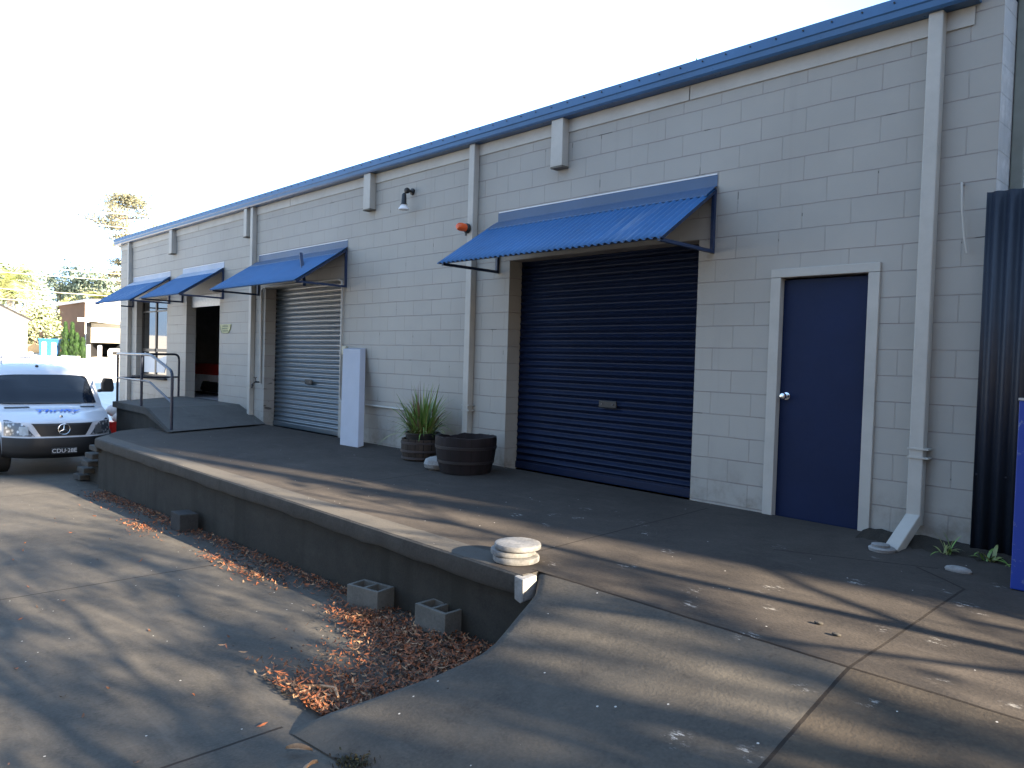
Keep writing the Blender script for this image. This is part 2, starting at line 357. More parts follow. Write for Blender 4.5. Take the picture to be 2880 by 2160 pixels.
# ------------------------------------------------------------------ ground
def slope(X): return lerp_table([(-1.3, 0.345), (0.8, 0.225), (2.4, 0.14), (8, 0.10)], X)
def apron_z(X, Y): return -0.095 - slope(X) * max(0.0, -2.665 - Y) if Y < -2.665 else deck_z(Y)
def deck_z(Y): return -0.02 + 0.028 * Y
YT = [(-120, 3.5), (-60, 1.4), (-40, 0.38), (-25, -0.75), (-19, -1.14), (-16.5, -1.12), (-12, -0.90), (-1.3, -0.66)]
def yard_z(X):
    if X >= -1.3: return -0.095 - slope(X) * 1.62 - 0.012
    return lerp_table(YT, X)

g = MB()
xs = [-19.5, -17, -15, -13, -12, -10, -8, -6, -4, -2.6, -1.3, -0.8, -0.3, 0.2, 0.8, 1.6, 2.4, 4, 8, 16, 40]
ys = [-40, -20, -12, -9, -7, -5.5, -4.6, -4.28, -3.6, -2.5, -1.2, 0.0]
g.grid([[(x, y, yard_z(x) if x < -1.29 or y <= -4.27 else yard_z(-1.3)) for y in ys] for x in xs])
tag(g.build('yard', M['yard'], smooth=30), kind='structure')
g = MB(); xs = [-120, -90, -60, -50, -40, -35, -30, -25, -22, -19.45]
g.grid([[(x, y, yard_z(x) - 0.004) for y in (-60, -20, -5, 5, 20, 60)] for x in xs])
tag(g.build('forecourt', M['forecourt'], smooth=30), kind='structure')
g = MB(); xs = [-900, -300, -120, -60, -40, -25, -19, -12, 0, 40, 200, 900]
g.grid([[(x, y, min(yard_z(max(x, -120)) - 0.08, 4) - (0.9 if x > -12 else 0)) for y in (-900, -200, -60, -20, 0, 20, 60, 200, 900)] for x in xs])
tag(g.build('terrain', M['terrain'], smooth=30), kind='structure')

# apron: sloped slab falling from the dock level to the yard, with a flared curved edge
EDGE = [(-4.28, -1.30), (-4.14, -1.27), (-3.98, -1.15), (-3.81, -1.04), (-3.67, -0.95), (-3.5, -0.88), (-3.4, -0.855), (-3.3, -0.86), (-3.2, -0.89), (-3.05, -0.94), (-2.95, -0.97), (-2.86, -1.0), (-2.78, -1.05), (-2.665, -1.16)]
def edge_x(Y): return lerp_table(EDGE, Y)
g = MB(); rows = []
yy = [-4.29, -4.2, -4.1, -3.98, -3.9, -3.81, -3.74, -3.67, -3.58, -3.5, -3.4, -3.3, -3.2, -3.12, -3.05, -2.95, -2.9, -2.86, -2.8, -2.74, -2.70, -2.665]
for y in yy:
    ex = edge_x(y); row = []
    lip = [0.0, 0.012, 0.035, 0.08, 0.16]
    for i, d in enumerate(lip): row.append((ex + d, y, apron_z(ex + d, y) - [0.05, 0.022, 0.008, 0.002, 0][i]))
    for x in (-0.4, 0.0, 0.4, 0.8, 1.2, 1.8, 2.4, 3.2, 5, 8): row.append((max(x, ex + 0.2), y, apron_z(x, y)))
    rows.append(row)
g.grid(rows)
side = [[(r[0][0], r[0][1], r[0][2]) for r in rows], [(r[0][0] - 0.015, r[0][1], r[0][2] - 0.12) for r in rows], [(r[0][0] - 0.02, r[0][1], -0.8) for r in rows]]
g.grid(side)
g.grid([[p for p in rows[0]], [(p[0], p[1] - 0.004, p[2] - 0.25) for p in rows[0]]])
tag(g.build('apron', M['apron'], smooth=40), kind='structure')
# pavement slab between the wall and the apron (dock level continues to the right)
g = MB(); g.grid([[(x, y, deck_z(y)) for y in (-2.668, -2.0, -1.2, -0.6, 0.0)] for x in (-1.16, -0.5, 0.2, 0.8, 2, 4, 8, 14)])
tag(g.build('pavement', M['deck']), kind='structure')

# ------------------------------------------------------------------ loading dock
dock = thing('loading_dock', (-6, -1.4, -0.75), 'long raised concrete loading dock with thick overhanging edge along the warehouse wall', 'loading dock')
g = MB(); g.grid([[(x, y, deck_z(y)) for y in (-2.80, -2.4, -1.8, -1.2, -0.6, 0.0)] for x in (-10.2, -9, -7.5, -6, -4.5, -3, -1.5, -1.158)])
g.add([(-10.2, -2.8, deck_z(-2.8)), (-11.0, -2.25, deck_z(-2.25)), (-11.3, -1.5, deck_z(-1.5)), (-11.3, 0, deck_z(0)), (-10.2, 0, deck_z(0))], [(0, 4, 3, 2, 1)])
g.build('deck', M['deck'], dock)
g = MB(); n = 40; rnd = random.Random(3)
top = []
for i in range(n + 1):
    x = -10.2 + (9.05) * i / n; top.append((x, rnd.uniform(-0.006, 0.006), rnd.uniform(-0.01, 0.008)))
P = []
for x, a, b in top:
    zt = deck_z(-2.8) - 0.001
    P.append([(x, -2.80, zt), (x, -2.812 + a * .4, zt - 0.012), (x, -2.815 + a, zt - 0.11 + b), (x, -2.80 + a, zt - 0.135 + b), (x, -2.72, zt - 0.135)])
g.grid(P)
g.add([P[-1][0], P[-1][1], P[-1][2], P[-1][3], P[-1][4], (-1.15, -2.5, deck_z(-2.5)), (-1.15, -2.5, -0.235)], [(0, 1, 2, 3, 4, 6, 5)])
g.add([P[0][0], P[0][1], P[0][2], P[0][3], P[0][4], (-10.98, -2.25, -0.235), (-10.98, -2.25, deck_z(-2.25) - .002)], [(6, 5, 4, 3, 2, 1, 0)])
g.build('dock_edge', M['lip'], dock, smooth=35)
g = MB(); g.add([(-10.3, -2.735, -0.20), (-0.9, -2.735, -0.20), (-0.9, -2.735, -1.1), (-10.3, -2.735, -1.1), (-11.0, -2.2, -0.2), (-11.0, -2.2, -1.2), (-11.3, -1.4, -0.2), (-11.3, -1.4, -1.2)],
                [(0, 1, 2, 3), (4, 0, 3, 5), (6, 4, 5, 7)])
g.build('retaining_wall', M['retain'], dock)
o = MB().add([(-1.19, -2.835, -0.105), (-1.10, -2.85, -0.108), (-1.10, -2.845, -0.245), (-1.13, -2.84, -0.262), (-1.19, -2.83, -0.25), (-1.19, -2.73, -0.1), (-1.10, -2.73, -0.1), (-1.10, -2.73, -0.24), (-1.13, -2.73, -.255), (-1.19, -2.73, -0.245)],
             [(0, 1, 2, 3, 4), (0, 5, 6, 1), (1, 6, 7, 2), (2, 7, 8, 3), (3, 8, 9, 4), (4, 9, 5, 0)]).build('broken_edge_stub', M['disc'], dock, bevel=0.004)
for i in range(5):
    x1 = -10.28 - 0.25 * i; z = -0.23 - 0.14 * i
    st = MB().box(x1 - 0.27, -2.80 + 0.008 * i, z - 0.075, x1 + 0.12, -1.75, z).build('step', M['lip'], dock, bevel=0.01)
MB().prism([(-10.2, -0.2), (-10.2, -1.2), (-11.7, -1.2), (-11.7, -0.9), (-11.45, -0.86)], -2.62, -1.85, 'y').build('stair_carriage', M['retain'], dock)

# ------------------------------------------------------------------ entry landing and ramp
land = thing('entry_landing', (-12.5, -0.8, 0), 'raised concrete landing with short ramp down to the dock at the open doorway', 'ramp')
A = [(-14.4, 0.0, 0.27), (-13.95, -1.46, 0.21), (-11.45, -1.66, 0.25), (-10.15, -1.74, -0.045), (-10.35, -0.3, 0.0), (-10.5, 0.0, -0.012), (-11.6, 0.0, 0.27)]
g = MB(); g.add([A[0], A[1], A[2], A[6]], [(0, 1, 2, 3)]); g.add([A[2], A[3], A[4], A[5], A[6]], [(0, 1, 2, 3, 4)])
g.build('landing_top', M['landing'], land)
g = MB()
def kerb(p, q, hp, hq, out):
    p, q, out = Vector(p), Vector(q), Vector(out)
    g.add([p + out, q + out, q + out - Vector((0, 0, hq)), p + out - Vector((0, 0, hp)), p, q, q - Vector((0, 0, hq)), p - Vector((0, 0, hp))], [(0, 1, 2, 3), (0, 4, 5, 1), (3, 2, 6, 7), (0, 3, 7, 4), (1, 5, 6, 2)])
kerb(A[1], A[2], 0.11, 0.11, (0, -0.05, 0)); kerb(A[2], A[3], 0.11, 0.02, (0, -0.05, 0)); kerb(A[0], A[1], 0.11, 0.11, (-0.05, 0, 0))
g.build('landing_edge', M['lip'], land)
g = MB(); 
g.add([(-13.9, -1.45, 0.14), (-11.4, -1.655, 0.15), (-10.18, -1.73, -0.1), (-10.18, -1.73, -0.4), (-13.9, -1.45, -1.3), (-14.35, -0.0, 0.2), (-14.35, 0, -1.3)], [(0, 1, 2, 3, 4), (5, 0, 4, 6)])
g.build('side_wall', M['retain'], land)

# ------------------------------------------------------------------ warehouse
wh = thing('warehouse', (-9, 0, 0), 'long low painted block warehouse with blue roof edge, awnings and roller doors', 'warehouse')
X0, X1, ZT = -18.72, 0.6, 3.9
OP = {'rd1': (-4.33, -1.78, -0.3, 2.4), 'rd2': (-10.60, -8.07, -0.3, 2.38), 'dw': (-14.28, -12.56, 0.24, 2.4), 'win': (-17.46, -15.41, 0.6, 2.42), 'door': (-1.0, -0.19, -0.3, 2.0)}
g = MB()
xs = sorted({X0, X1} | {v for o in OP.values() for v in o[:2]}); zs = sorted({-1.3, ZT} | {v for o in OP.values() for v in o[2:]})
def inside(x, z): return any(o[0] < x < o[1] and o[2] < z < o[3] for o in OP.values())
for i in range(len(xs) - 1):
    for j in range(len(zs) - 1):
        if inside((xs[i] + xs[i + 1]) / 2, (zs[j] + zs[j + 1]) / 2): continue
        for y, s in ((0.0, 1), (0.2, -1)):
            q = [(xs[i], y, zs[j]), (xs[i + 1], y, zs[j]), (xs[i + 1], y, zs[j + 1]), (xs[i], y, zs[j + 1])]
            g.add(q if s > 0 else q[::-1], [(0, 1, 2, 3)])
for (a, b, c, d) in OP.values():
    g.add([(a, 0, c), (a, 0, d), (a, .2, d), (a, .2, c)], [(0, 1, 2, 3)]); g.add([(b, 0, c), (b, 0, d), (b, .2, d), (b, .2, c)], [(3, 2, 1, 0)])
    g.add([(a, 0, d), (b, 0, d), (b, .2, d), (a, .2, d)], [(0, 1, 2, 3)]); g.add([(a, 0, c), (b, 0, c), (b, .2, c), (a, .2, c)], [(3, 2, 1, 0)])
g.loose = True
g.build('front_wall', M['wall'], wh)
g = MB(); DB = 12.0
g.add([(X1, 0, -1.3), (X1, DB, -1.3), (X1, DB, 4.7), (X1, 0, 3.9)], [(0, 1, 2, 3)]); g.add([(X1 - .2, 0.2, -1.3), (X1 - .2, DB, -1.3), (X1 - .2, DB, 4.7), (X1 - .2, 0.2, 3.9)], [(3, 2, 1, 0)])
g.loose = True; g.build('end_wall', M['rawblock'], wh)
g = MB(); g.add([(X0, 0, -1.5), (X0, DB, -1.5), (X0, DB, 4.7), (X0, 0, 3.9)], [(0, 3, 2, 1)]); g.add([(X0, DB, -1.5), (X1, DB, -1.5), (X1, DB, 4.7), (X0, DB, 4.7)], [(0, 1, 2, 3)]); g.loose = True
g.build('rear_wall', M['wall'], wh)
g = MB(); g.add([(X0, 0.2, 0.25), (X1 - .2, 0.2, 0.25), (X1 - .2, DB, 0.25), (X0, DB, 0.25)], [(0, 1, 2, 3)]); g.loose = True; g.build('floor_slab', M['inside'], wh)
g = MB(); 
for x in (-12.3, -18.4): g.box(x - .05, 0.21, 0.255, x + .05, 3.0, 3.6)
g.box(-18.6, 3.0, 0.255, -12.2, 3.1, 3.6); g.build('partition', M['inside'], wh)
# roof with low corrugation
g = MB(); P = []
nx = 260
for i in range(nx + 1):
    x = X0 - 0.12 + (X1 + 0.1 - X0 + 0.12) * i / nx; dz = 0.012 * math.sin(i * 1.6)
    P.append([(x, 0.02, 4.035 + dz), (x, DB + .2, 4.80 + dz)])
g.grid(P); g.build('roof', M['roof'], wh)
# roof edge capping and gutter
GX0, GX1 = -18.85, 0.46
def extr(prof, x0, x1, nseg=1):
    g = MB(); g.grid([[(x0 + (x1 - x0) * i / nseg, y, z) for y, z in prof] for i in range(nseg + 1)])
    for x in (x0, x1): g.add([(x, y, z) for y, z in prof], [tuple(range(len(prof)))])
    return g
fa = extr([(0.35, 4.075), (-0.06, 4.04), (-0.115, 4.02), (-0.14, 3.925), (-0.132, 3.915), (-0.132, 3.87), (-0.118, 3.85), (-0.012, 3.85), (-0.012, 3.90)], GX0, GX1, 24).build('roof_edge', M['fascia'], wh)
def repeat(o, deltas):
    for d in deltas:
        c = o.copy(); COL.objects.link(c); c.parent = o.parent; c.location = Vector(o.location) + Vector(d)
sc0 = MB().lathe([(0.007, -0.006), (0.007, 0.003), (0.003, 0.005)], (GX1 - 0.08, -0.128, 3.985), 8, 0, 'y').build('screw', M['black'], fa)
repeat(sc0, [(-0.235 * k, 0, 0) for k in range(1, 82)])
# frieze board below the gutter
fr = MB()
for a, b in ((-18.70, -13.66), (-13.65, -9.74), (-9.73, -1.94), (-1.93, 0.42)): fr.box(a, -0.014, 3.712, b, -0.002, 3.846)
fr.build('frieze_board', M['trim'], wh, bevel=0.002)
# downpipes
def downpipe(xc, zb, boot=False):
    g = MB(); g.box(xc - .05, -0.088, zb, xc + .05, -0.003, 3.85)
    p = g.build('downpipe', M['trim'], wh, bevel=0.008)
    c = MB(); c.box(xc - .058, -0.096, 0.60, xc + .085, -0.002, 0.612); c.box(xc - .058, -0.096, 0.665, xc + .085, -0.002, 0.677); c.build('bracket_strap', M['trim'], p)
    if boot:
        b = MB(); a0 = Vector((xc, -0.045, 0.16)); a1 = Vector((xc - 0.02, -0.43, -0.055))
        b.bar(a0, a1, 0.1, 0.085, (0, 0, 1)); b.build('shoe', M['trim'], p, bevel=0.008)
    return p
downpipe(0.188, 0.10, True); downpipe(-4.97, -0.02); downpipe(-11.04, 0.0); downpipe(-17.88, -0.9)
# bracket stubs under the eave
for xc, w in ((-3.54, .17), (-7.26, .17), (-15.0, .17), (-11.27, .12)):
    g = MB(); g.box(xc - w / 2, -0.105, 3.345, xc + w / 2, -0.002, 3.849); s = g.build('eave_stub', M['trim'], wh, bevel=0.006)
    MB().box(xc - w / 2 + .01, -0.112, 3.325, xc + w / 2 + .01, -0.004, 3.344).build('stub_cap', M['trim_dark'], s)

# awnings
def awning(xa, xb, top_over=0.12, flash='flash', droop=False):
    """sheet from the wall at z 2.85 out to y -0.84, z 2.30; xa,xb = bracket positions"""
    sx0, sx1 = xa - 0.07, xb + 0.03
    n = int((sx1 - sx0) / 0.0095); P0 = Vector((0, -0.02, 2.852)); P1 = Vector((0, -0.865, 2.292)); nrm = Vector((0, -(2.852 - 2.292), 0.845)).normalized(); nrm.y = -abs(nrm.y)
    rows = []
    for k in range(7):
        c = P0.lerp(P1, k / 6); rows.append([])
        for i in range(n + 1):
            x = sx0 + (sx1 - sx0) * i / n; d = 0.0105 * math.sin(2 * math.pi * x / 0.076)
            rows[-1].append((x, c.y + nrm.y * d, c.z + nrm.z * d))
    g = MB(); g.grid(rows); a = g.build('awning', M['awning'], wh, smooth=60, solid=0.0015)
    g = MB(); fy = -0.17; fz = P0.z + (P1.z - P0.z) * (0.15 / 0.845) + 0.014
    pr = [(-0.004, 2.972), (-0.004, 2.868), (-0.03, 2.862), (fy, fz), (fy - 0.004, fz - 0.012)]
    g.grid([[(sx, y, z) for y, z in pr] for sx in (xa - 0.02, (xa + xb) / 2, xb + 0.02)])
    g.build('flashing', M[flash], a, solid=0.002)
    g = MB(); g.box(xa - .01, -0.006, 2.975, xb + .01, -0.001, 2.985); g.build('sealant_bead', M['white'], a)
    for x in (xa, xb):
        g = MB(); g.box(x - .016, -0.034, 2.262, x + .016, -0.002, 2.84); g.bar((x, -0.02, 2.278), (x, -0.84, 2.283), 0.03, 0.03); g.bar((x, -0.03, 2.815), (x, -0.83, 2.285), 0.03, 0.03)
        g.build('bracket', M['bracket'], a)
    g = MB(); g.bar((sx0, -0.83, 2.296), (sx1, -0.83, 2.296), 0.03, 0.016); g.build('front_rail', M['bracket'], a)
    return a
awning(-4.53, -1.63); a2 = awning(-10.86, -7.92, flash='flash'); awning(-14.49, -12.40, flash='flash_pale'); awning(-17.70, -15.25, flash='flash_pale')
MB().bar((-8.75, -0.32, 2.80), (-8.06, -0.62, 2.26), 0.045, 0.045).build('loose_strut', M['bracket'], a2)

# roller doors
def roller(x0, x1, z0, z1, mat, y=0.212, pitch=0.08, lockx=None, lockz=0.82, name='roller_door'):
    g = MB(); rows = []; z = z0 + 0.09; seg = 8
    zz = [(z0, 0.0), (z0 + .08, 0.0)]
    k = 0
    while z < z1:
        ph = (k % seg) / seg
        d = 0.019 * (math.sin(2 * math.pi * ph) if ph < 0.62 else -0.55 * math.sin(math.pi * (ph - .62) / .38) + math.sin(2 * math.pi * .62) * (1 - (ph - .62) / .38))
        zz.append((z, d)); z += pitch / seg; k += 1
    g.grid([[(x, y - d, z) for x in (x0, (x0 * 3 + x1) / 4, (x0 + x1) / 2, (x0 + 3 * x1) / 4, x1)] for z, d in zz])
    r = g.build(name, mat, wh, smooth=50)
    MB().box(x0, y - 0.03, z0 - 0.005, x1, y - 0.012, z0 + 0.075).build('bottom_rail', mat, r, bevel=0.006)
    for x in (x0, x1): MB().box(x - .04, y - 0.006, z0, x + .04, y + .03, z1).build('guide_track', M['black'], r)
    if lockx is not None:
        l = MB().box(lockx - .12, y - 0.034, lockz - .04, lockx + .12, y - 0.018, lockz + .04).build('lock_plate', M['black'], r, bevel=0.01)
        for dx in (-.075, .075): MB().lathe([(0.007, 0), (0.007, 0.008), (0.003, 0.010)], (lockx + dx, y - 0.045, lockz), 10, 0, 'y').build('lock_stud', M['dgrey0'], r)
    return r
roller(-4.38, -1.74, -0.035, 2.42, M['roller'], lockx=-2.95, lockz=0.80)
roller(-10.66, -8.02, -0.035, 2.40, M['roller_gloss'], lockx=-9.35, lockz=0.78)
# head beams above the openings
MB().box(-4.34, 0.03, 2.405, -1.77, 0.19, 2.43).build('lintel', M['trim'], wh)

# blue service door
dr = MB().box(-0.985, 0.045, -0.03, -0.205, 0.085, 1.985).build('door', M['navy'], wh, bevel=0.003)
g = MB(); g.box(-1.045, -0.022, -0.085, -0.955, 0.10, 2.0); g.box(-0.235, -0.022, -0.085, -0.148, 0.10, 2.0); g.box(-1.045, -0.022, 2.002, -0.148, 0.10, 2.075)
g.build('door_frame', M['trim'], dr, bevel=0.004)
MB().box(-0.99, -0.03, -0.10, -0.2, 0.12, -0.045).build('threshold', M['lip'], dr)
g = MB(); g.lathe([(0.032, 0), (0.032, -0.006), (0.012, -0.01), (0.011, -0.035), (0.024, -0.042), (0.029, -0.058), (0.024, -0.074), (0.008, -0.08)], (-0.895, 0.045, 1.0), 24, 0, 'y')
g.build('door_knob', M['chrome'], dr, smooth=40)

# window
wd = MB()
for (a, b, c, d) in ((-17.46, -17.41, .62, 2.42), (-15.46, -15.41, .62, 2.42), (-17.46, -15.41, 2.37, 2.42), (-17.46, -15.41, .62, .67), (-16.55, -16.47, .67, 2.37), (-17.41, -15.46, 1.20, 1.27), (-17.41, -15.46, 2.13, 2.16)): wd.box(a, 0.13, c, b, 0.18, d)
wd = wd.build('window', M['alu'], wh)
MB().box(-17.44, 0.15, 0.64, -15.43, 0.156, 2.40).build('window_pane', M['glass'], wd)
MB().prism([(-17.55, .615), (-15.35, .615), (-15.35, .565), (-17.55, .565)], -0.07, 0.13, 'y').build('window_sill', M['lip'], wd, bevel=0.01)
g = MB(); g.add([(-17.3, 0.144, 0.70), (-15.95, 0.144, 0.72), (-15.75, 0.144, 1.13), (-16.3, 0.144, 1.04), (-17.3, 0.144, 1.18)], [(0, 1, 2, 3, 4)]); g.build('white_blind', M['white'], wd, solid=0.004)
# door head plate in open doorway
o = MB().box(-14.26, 0.09, 2.16, -12.58, 0.12, 2.40).build('door_head', M['galv'], wh)

# ------------------------------------------------------------------ things fixed on the wall
t = thing('floodlight', (-6.28, 0, 3.45), 'black spotlight with white bulb hanging on the wall below the roof edge', 'lamp')
g = MB(); g.lathe([(0.045, 0), (0.045, -0.02), (0.018, -0.03), (0.018, -0.06), (0.035, -0.075), (0.04, -0.10), (0.03, -0.125), (0.008, -0.135)], (-6.28, -0.002, 3.47), 16, 0, 'y'); g.tube([(-6.28, -.105, 3.46), (-6.30, -0.13, 3.42)], 0.012, 8); g.build('bracket', M['black'], t, smooth=40)
g = MB(); g.lathe([(0.012, 0.02), (0.03, 0.0), (0.036, -0.12), (0.05, -0.135)], (-6.30, -0.13, 3.415), 18); g.build('lamp_holder', M['black'], t, smooth=40)
g = MB(); g.lathe([(0.04, 0), (0.045, -0.02), (0.07, -0.055), (0.072, -0.07), (0.05, -0.078)], (-6.30, -0.13, 3.285), 20); g.build('bulb', M['white'], t, smooth=40)
t = thing('alarm_beacon', (-5.06, -0.04, 2.83), 'orange alarm beacon on a black base beside the downpipe', 'beacon')
g = MB(); g.lathe([(0.06, -0.01), (0.06, -0.03), (0.045, -0.05)], (-5.0, -0.085, 2.83), 18, 0, 'y'); g.box(-5.06, -0.088, 2.75, -5.021, -0.03, 2.90); g.build('base', M['black'], t, smooth=40)
g = MB(); g.lathe([(0.045, -0.0), (0.05, -0.02), (0.048, -0.05), (0.052, -0.052), (0.05, -0.075), (0.046, -0.10), (0.03, -0.125), (0.005, -0.13)], (-5.0, -0.135, 2.835), 20, 0, 'y'); g.build('lens', M['orange'], t, smooth=35)
t = thing('wall_sign', (-12.27, 0, 1.68), 'small faded yellow sign with green letters on the wall beside the doorway', 'sign')
M['signy'] = plain('faded_yellow', (0.42, 0.42, 0.22), 0.6, 0, 0.15, 14); M['signg'] = plain('faded_green', (0.16, 0.2, 0.12), 0.6)
MB().prism([(-12.53, 1.77), (-12.01, 1.77), (-12.03, 1.68), (-12.12, 1.60), (-12.42, 1.60), (-12.51, 1.68)], -0.008, -0.001, 'y').build('plate', M['signy'], t)
g = MB(); pts = [(-12.52, -0.009, 1.76), (-12.50, -0.009, 1.68), (-12.42, -0.009, 1.61), (-12.27, -0.009, 1.60), (-12.13, -0.009, 1.61), (-12.04, -0.009, 1.68), (-12.02, -0.009, 1.76)]
g.tube(pts, 0.006, 5)
for r, (z, x0, x1) in enumerate(((1.735, -12.40, -12.16), (1.69, -12.42, -12.2), (1.645, -12.40, -12.14))):
    x = x0; rr = random.Random(r)
    while x < x1:
        w = rr.uniform(.025, .05); g.box(x, -0.0105, z - .015, x + w, -0.0085, z + .015); x += w + .014
g.build('lettering', M['signg'], t)
t = thing('garden_tap', (-10.74, 0, 0.72), 'old garden tap on a thin pipe left of the dented roller door', 'tap')
g = MB(); g.tube([(-10.74, -0.02, 2.36), (-10.74, -0.02, 0.72)], 0.011, 8); g.tube([(-10.70, -0.02, 0.70), (-10.70, -0.03, 2.30), (-10.66, -0.03, 2.38), (-10.55, -0.03, 2.40), (-8.1, -0.03, 2.395), (-8.0, -0.03, 2.36), (-7.99, -0.03, 2.26), (-7.99, -.03, 0.62), (-7.96, -.03, .55), (-7.9, -.03, .53), (-6.3, -.03, .525)], 0.016, 8); g.build('pipe', M['trim'], t, smooth=50)
g = MB(); g.tube([(-10.74, -0.02, 0.72), (-10.74, -0.10, 0.72), (-10.75, -0.15, 0.68), (-10.75, -0.155, 0.61)], 0.014, 8); g.tube([(-10.74, -0.08, 0.72), (-10.74, -0.10, 0.80)], 0.009, 6); g.bar((-10.79, -0.10, 0.80), (-10.69, -0.10, 0.80), 0.012, 0.02); g.build('valve', M['black'], t, smooth=50)
t = MB(); t.box(-7.94, -0.05, 1.25, -7.83, -0.001, 1.38); o = t.build('junction_box', plain('box_cream', (0.42, 0.4, 0.3), 0.5), bevel=0.012); tag(o, 'small cream junction box on the wall above the leaning white panel', 'junction box')
g = MB(); g.tube([(0.395, -0.004, 2.585), (0.398, -0.05, 2.59), (0.402, -0.06, 2.56), (0.41, -0.055, 2.4), (0.43, -0.05, 2.2), (0.45, -0.045, 2.09)], 0.008, 8); tag(g.build('hanging_conduit', M['trim'], smooth=50), 'short white conduit hanging loose from a hole in the block wall', 'conduit')

# ------------------------------------------------------------------ things on the dock
def obox(name, mat, b0, b1, width_dir, w, depth_dir, dp, parent=None, bevel=0.006):
    b0, b1 = Vector(b0), Vector(b1); u = Vector(width_dir).normalized() * w / 2; d = Vector(depth_dir).normalized() * dp
    vs = [b0 - u, b0 + u, b0 + u + d, b0 - u + d, b1 - u, b1 + u, b1 + u + d, b1 - u + d]
    return MB().add(vs, [(3, 2, 1, 0), (4, 5, 6, 7), (0, 1, 5, 4), (1, 2, 6, 5), (2, 3, 7, 6), (3, 0, 4, 7)]).build(name, mat, parent, bevel=bevel)
zt = deck_z(-0.4)
pn = thing('foam_slab', (-7.05, -0.38, zt), 'long white foam panel leaning upright against the wall', 'panel')
obox('board', M['foam'], (-7.07, -0.42, zt), (-7.55, -0.115, 1.335), (1, 0.06, 0), 0.43, (0.05, 1, 0.2), 0.095, pn, 0.006)
MB().add([(-7.275, -.4185, .05), (-6.855, -.394, .05), (-6.855, -.394, .056), (-7.275, -.4185, .056)], [(0, 1, 2, 3)])

M['stave'] = None
def barrel_mat(name, c1, c2, n):
    t = NT(name, 0.75, 0, 0.3); P = t.sep(t.obj())
    ang = t.math('ARCTAN2', P[1], P[0]); u = t.math('MULTIPLY', ang, n / (2 * math.pi))
    fr_ = t.math('FRACT', t.math('ADD', u, 50.0)); gap = t.math('LESS_THAN', t.math('ABSOLUTE', t.math('SUBTRACT', fr_, 0.5)), 0.05)
    wv = t.noise(8, 6, vec=t.obj(), stretch=(1, 1, 0.15)); fl = t.math('FLOOR', t.math('ADD', u, 50.0)); wn_ = t.n.new('ShaderNodeTexWhiteNoise'); wn_.noise_dimensions = '1D'; t.link(fl, wn_.inputs['W'])
    f = t.math('ADD', t.math('MULTIPLY', wv, 0.6), t.math('MULTIPLY', wn_.outputs['Value'], 0.4))
    col = t.ramp(f, 0.3, 0.7, c1, c2); col = t.mix(gap, col, (0.01, 0.008, 0.006)); t.color(col)
    t.bump(t.math('SUBTRACT', wv, gap), 0.006); return t.m
pl_ = thing('barrel_planter', (-5.45, -0.36, deck_z(-.36)), 'small half barrel planter holding a spiky strap leaf plant against the wall', 'planter')
c = pl_.location
MB().lathe([(0.235, 0.0), (0.25, 0.06), (0.262, 0.14), (0.262, 0.2), (0.255, 0.26), (0.235, 0.26), (0.23, 0.2)], c, 40, cap1=False).build('tub', barrel_mat('barrel_wood', (0.028, 0.02, 0.015), (0.07, 0.05, 0.038), 16), pl_, smooth=35)
g = MB()
for z, r in ((0.03, 0.25), (0.115, 0.262), (0.215, 0.262)): g.lathe([(r, z - .014), (r + .006, z - .012), (r + .006, z + .012), (r, z + .014)], c, 40, cap0=False, cap1=False)
g.build('hoop', plain('rusty_hoop', (0.04, 0.03, 0.03), 0.6), pl_, smooth=35)
g = MB(); g.lathe([(0.20, 0.22), (0.215, 0.315), (0.225, 0.32), (0.225, 0.335), (0.205, 0.335), (0.20, 0.30)], c, 36, cap1=False); g.lathe([(0.001, 0.30), (0.2, 0.30)], c, 36, cap0=False, cap1=False); g.build('inner_pot', M['black'], pl_, smooth=35)
LEAF = [plain('leaf_green', (0.13, 0.23, 0.05), 0.5, 0, 0.3, 5), plain('leaf_olive', (0.21, 0.24, 0.08), 0.5, 0, 0.3, 5), plain('leaf_brown', (0.14, 0.085, 0.04), 0.7, 0, 0.3, 5)]
def blade(g, base, dirv, L, w, droop, mi, n=7):
    d = Vector(dirv).normalized(); side = d.cross(Vector((0, 0, 1)))
    if side.length < 0.01: side = Vector((1, 0, 0))
    side.normalize(); p = Vector(base); vs = []; hd = Vector((d.x, d.y, 0)); 
    for i in range(n + 1):
        f = i / n; ww = w * (0.55 + 0.9 * f * (1 - f) * 1.6) * (1 - f ** 4) * 0.5 + 0.0005
        vs += [p - side * ww, p + side * ww]
        d = (d + Vector((0, 0, -droop / n * (0.3 + 1.8 * f))) + hd * 0.02).normalized(); p = p + d * (L / n)
    g.add(vs, [(2 * i, 2 * i + 1, 2 * i + 3, 2 * i + 2) for i in range(n)], mi)
g = MB(); rr = random.Random(11)
for i in range(320):
    a = rr.uniform(0, 2 * math.pi); tilt = abs(rr.gauss(0.5, 0.4)); r0 = rr.uniform(0, .15)
    blade(g, (c.x + r0 * math.cos(a), c.y + r0 * math.sin(a), c.z + .30), (math.sin(tilt) * math.cos(a), math.sin(tilt) * math.sin(a), math.cos(tilt)), rr.uniform(.25, .62) * (1.1 if tilt < .5 else .95), rr.uniform(.012, .026), rr.uniform(.3, 1.5), rr.choice([0, 0, 0, 1, 1, 2]))
g.loose = True; g.build('foliage', LEAF, pl_, smooth=60)
tb = thing('barrel_tub', (-4.37, -0.56, deck_z(-.56)), 'large empty dark half barrel tub with chipped rim beside the roller door', 'tub')
c = tb.location; g = MB(); n = 48; rr = random.Random(5); prof_o = [(0.285, 0.0), (0.30, 0.06), (0.325, 0.16), (0.342, 0.28), (0.348, 0.38)]; vs = []; fs = []
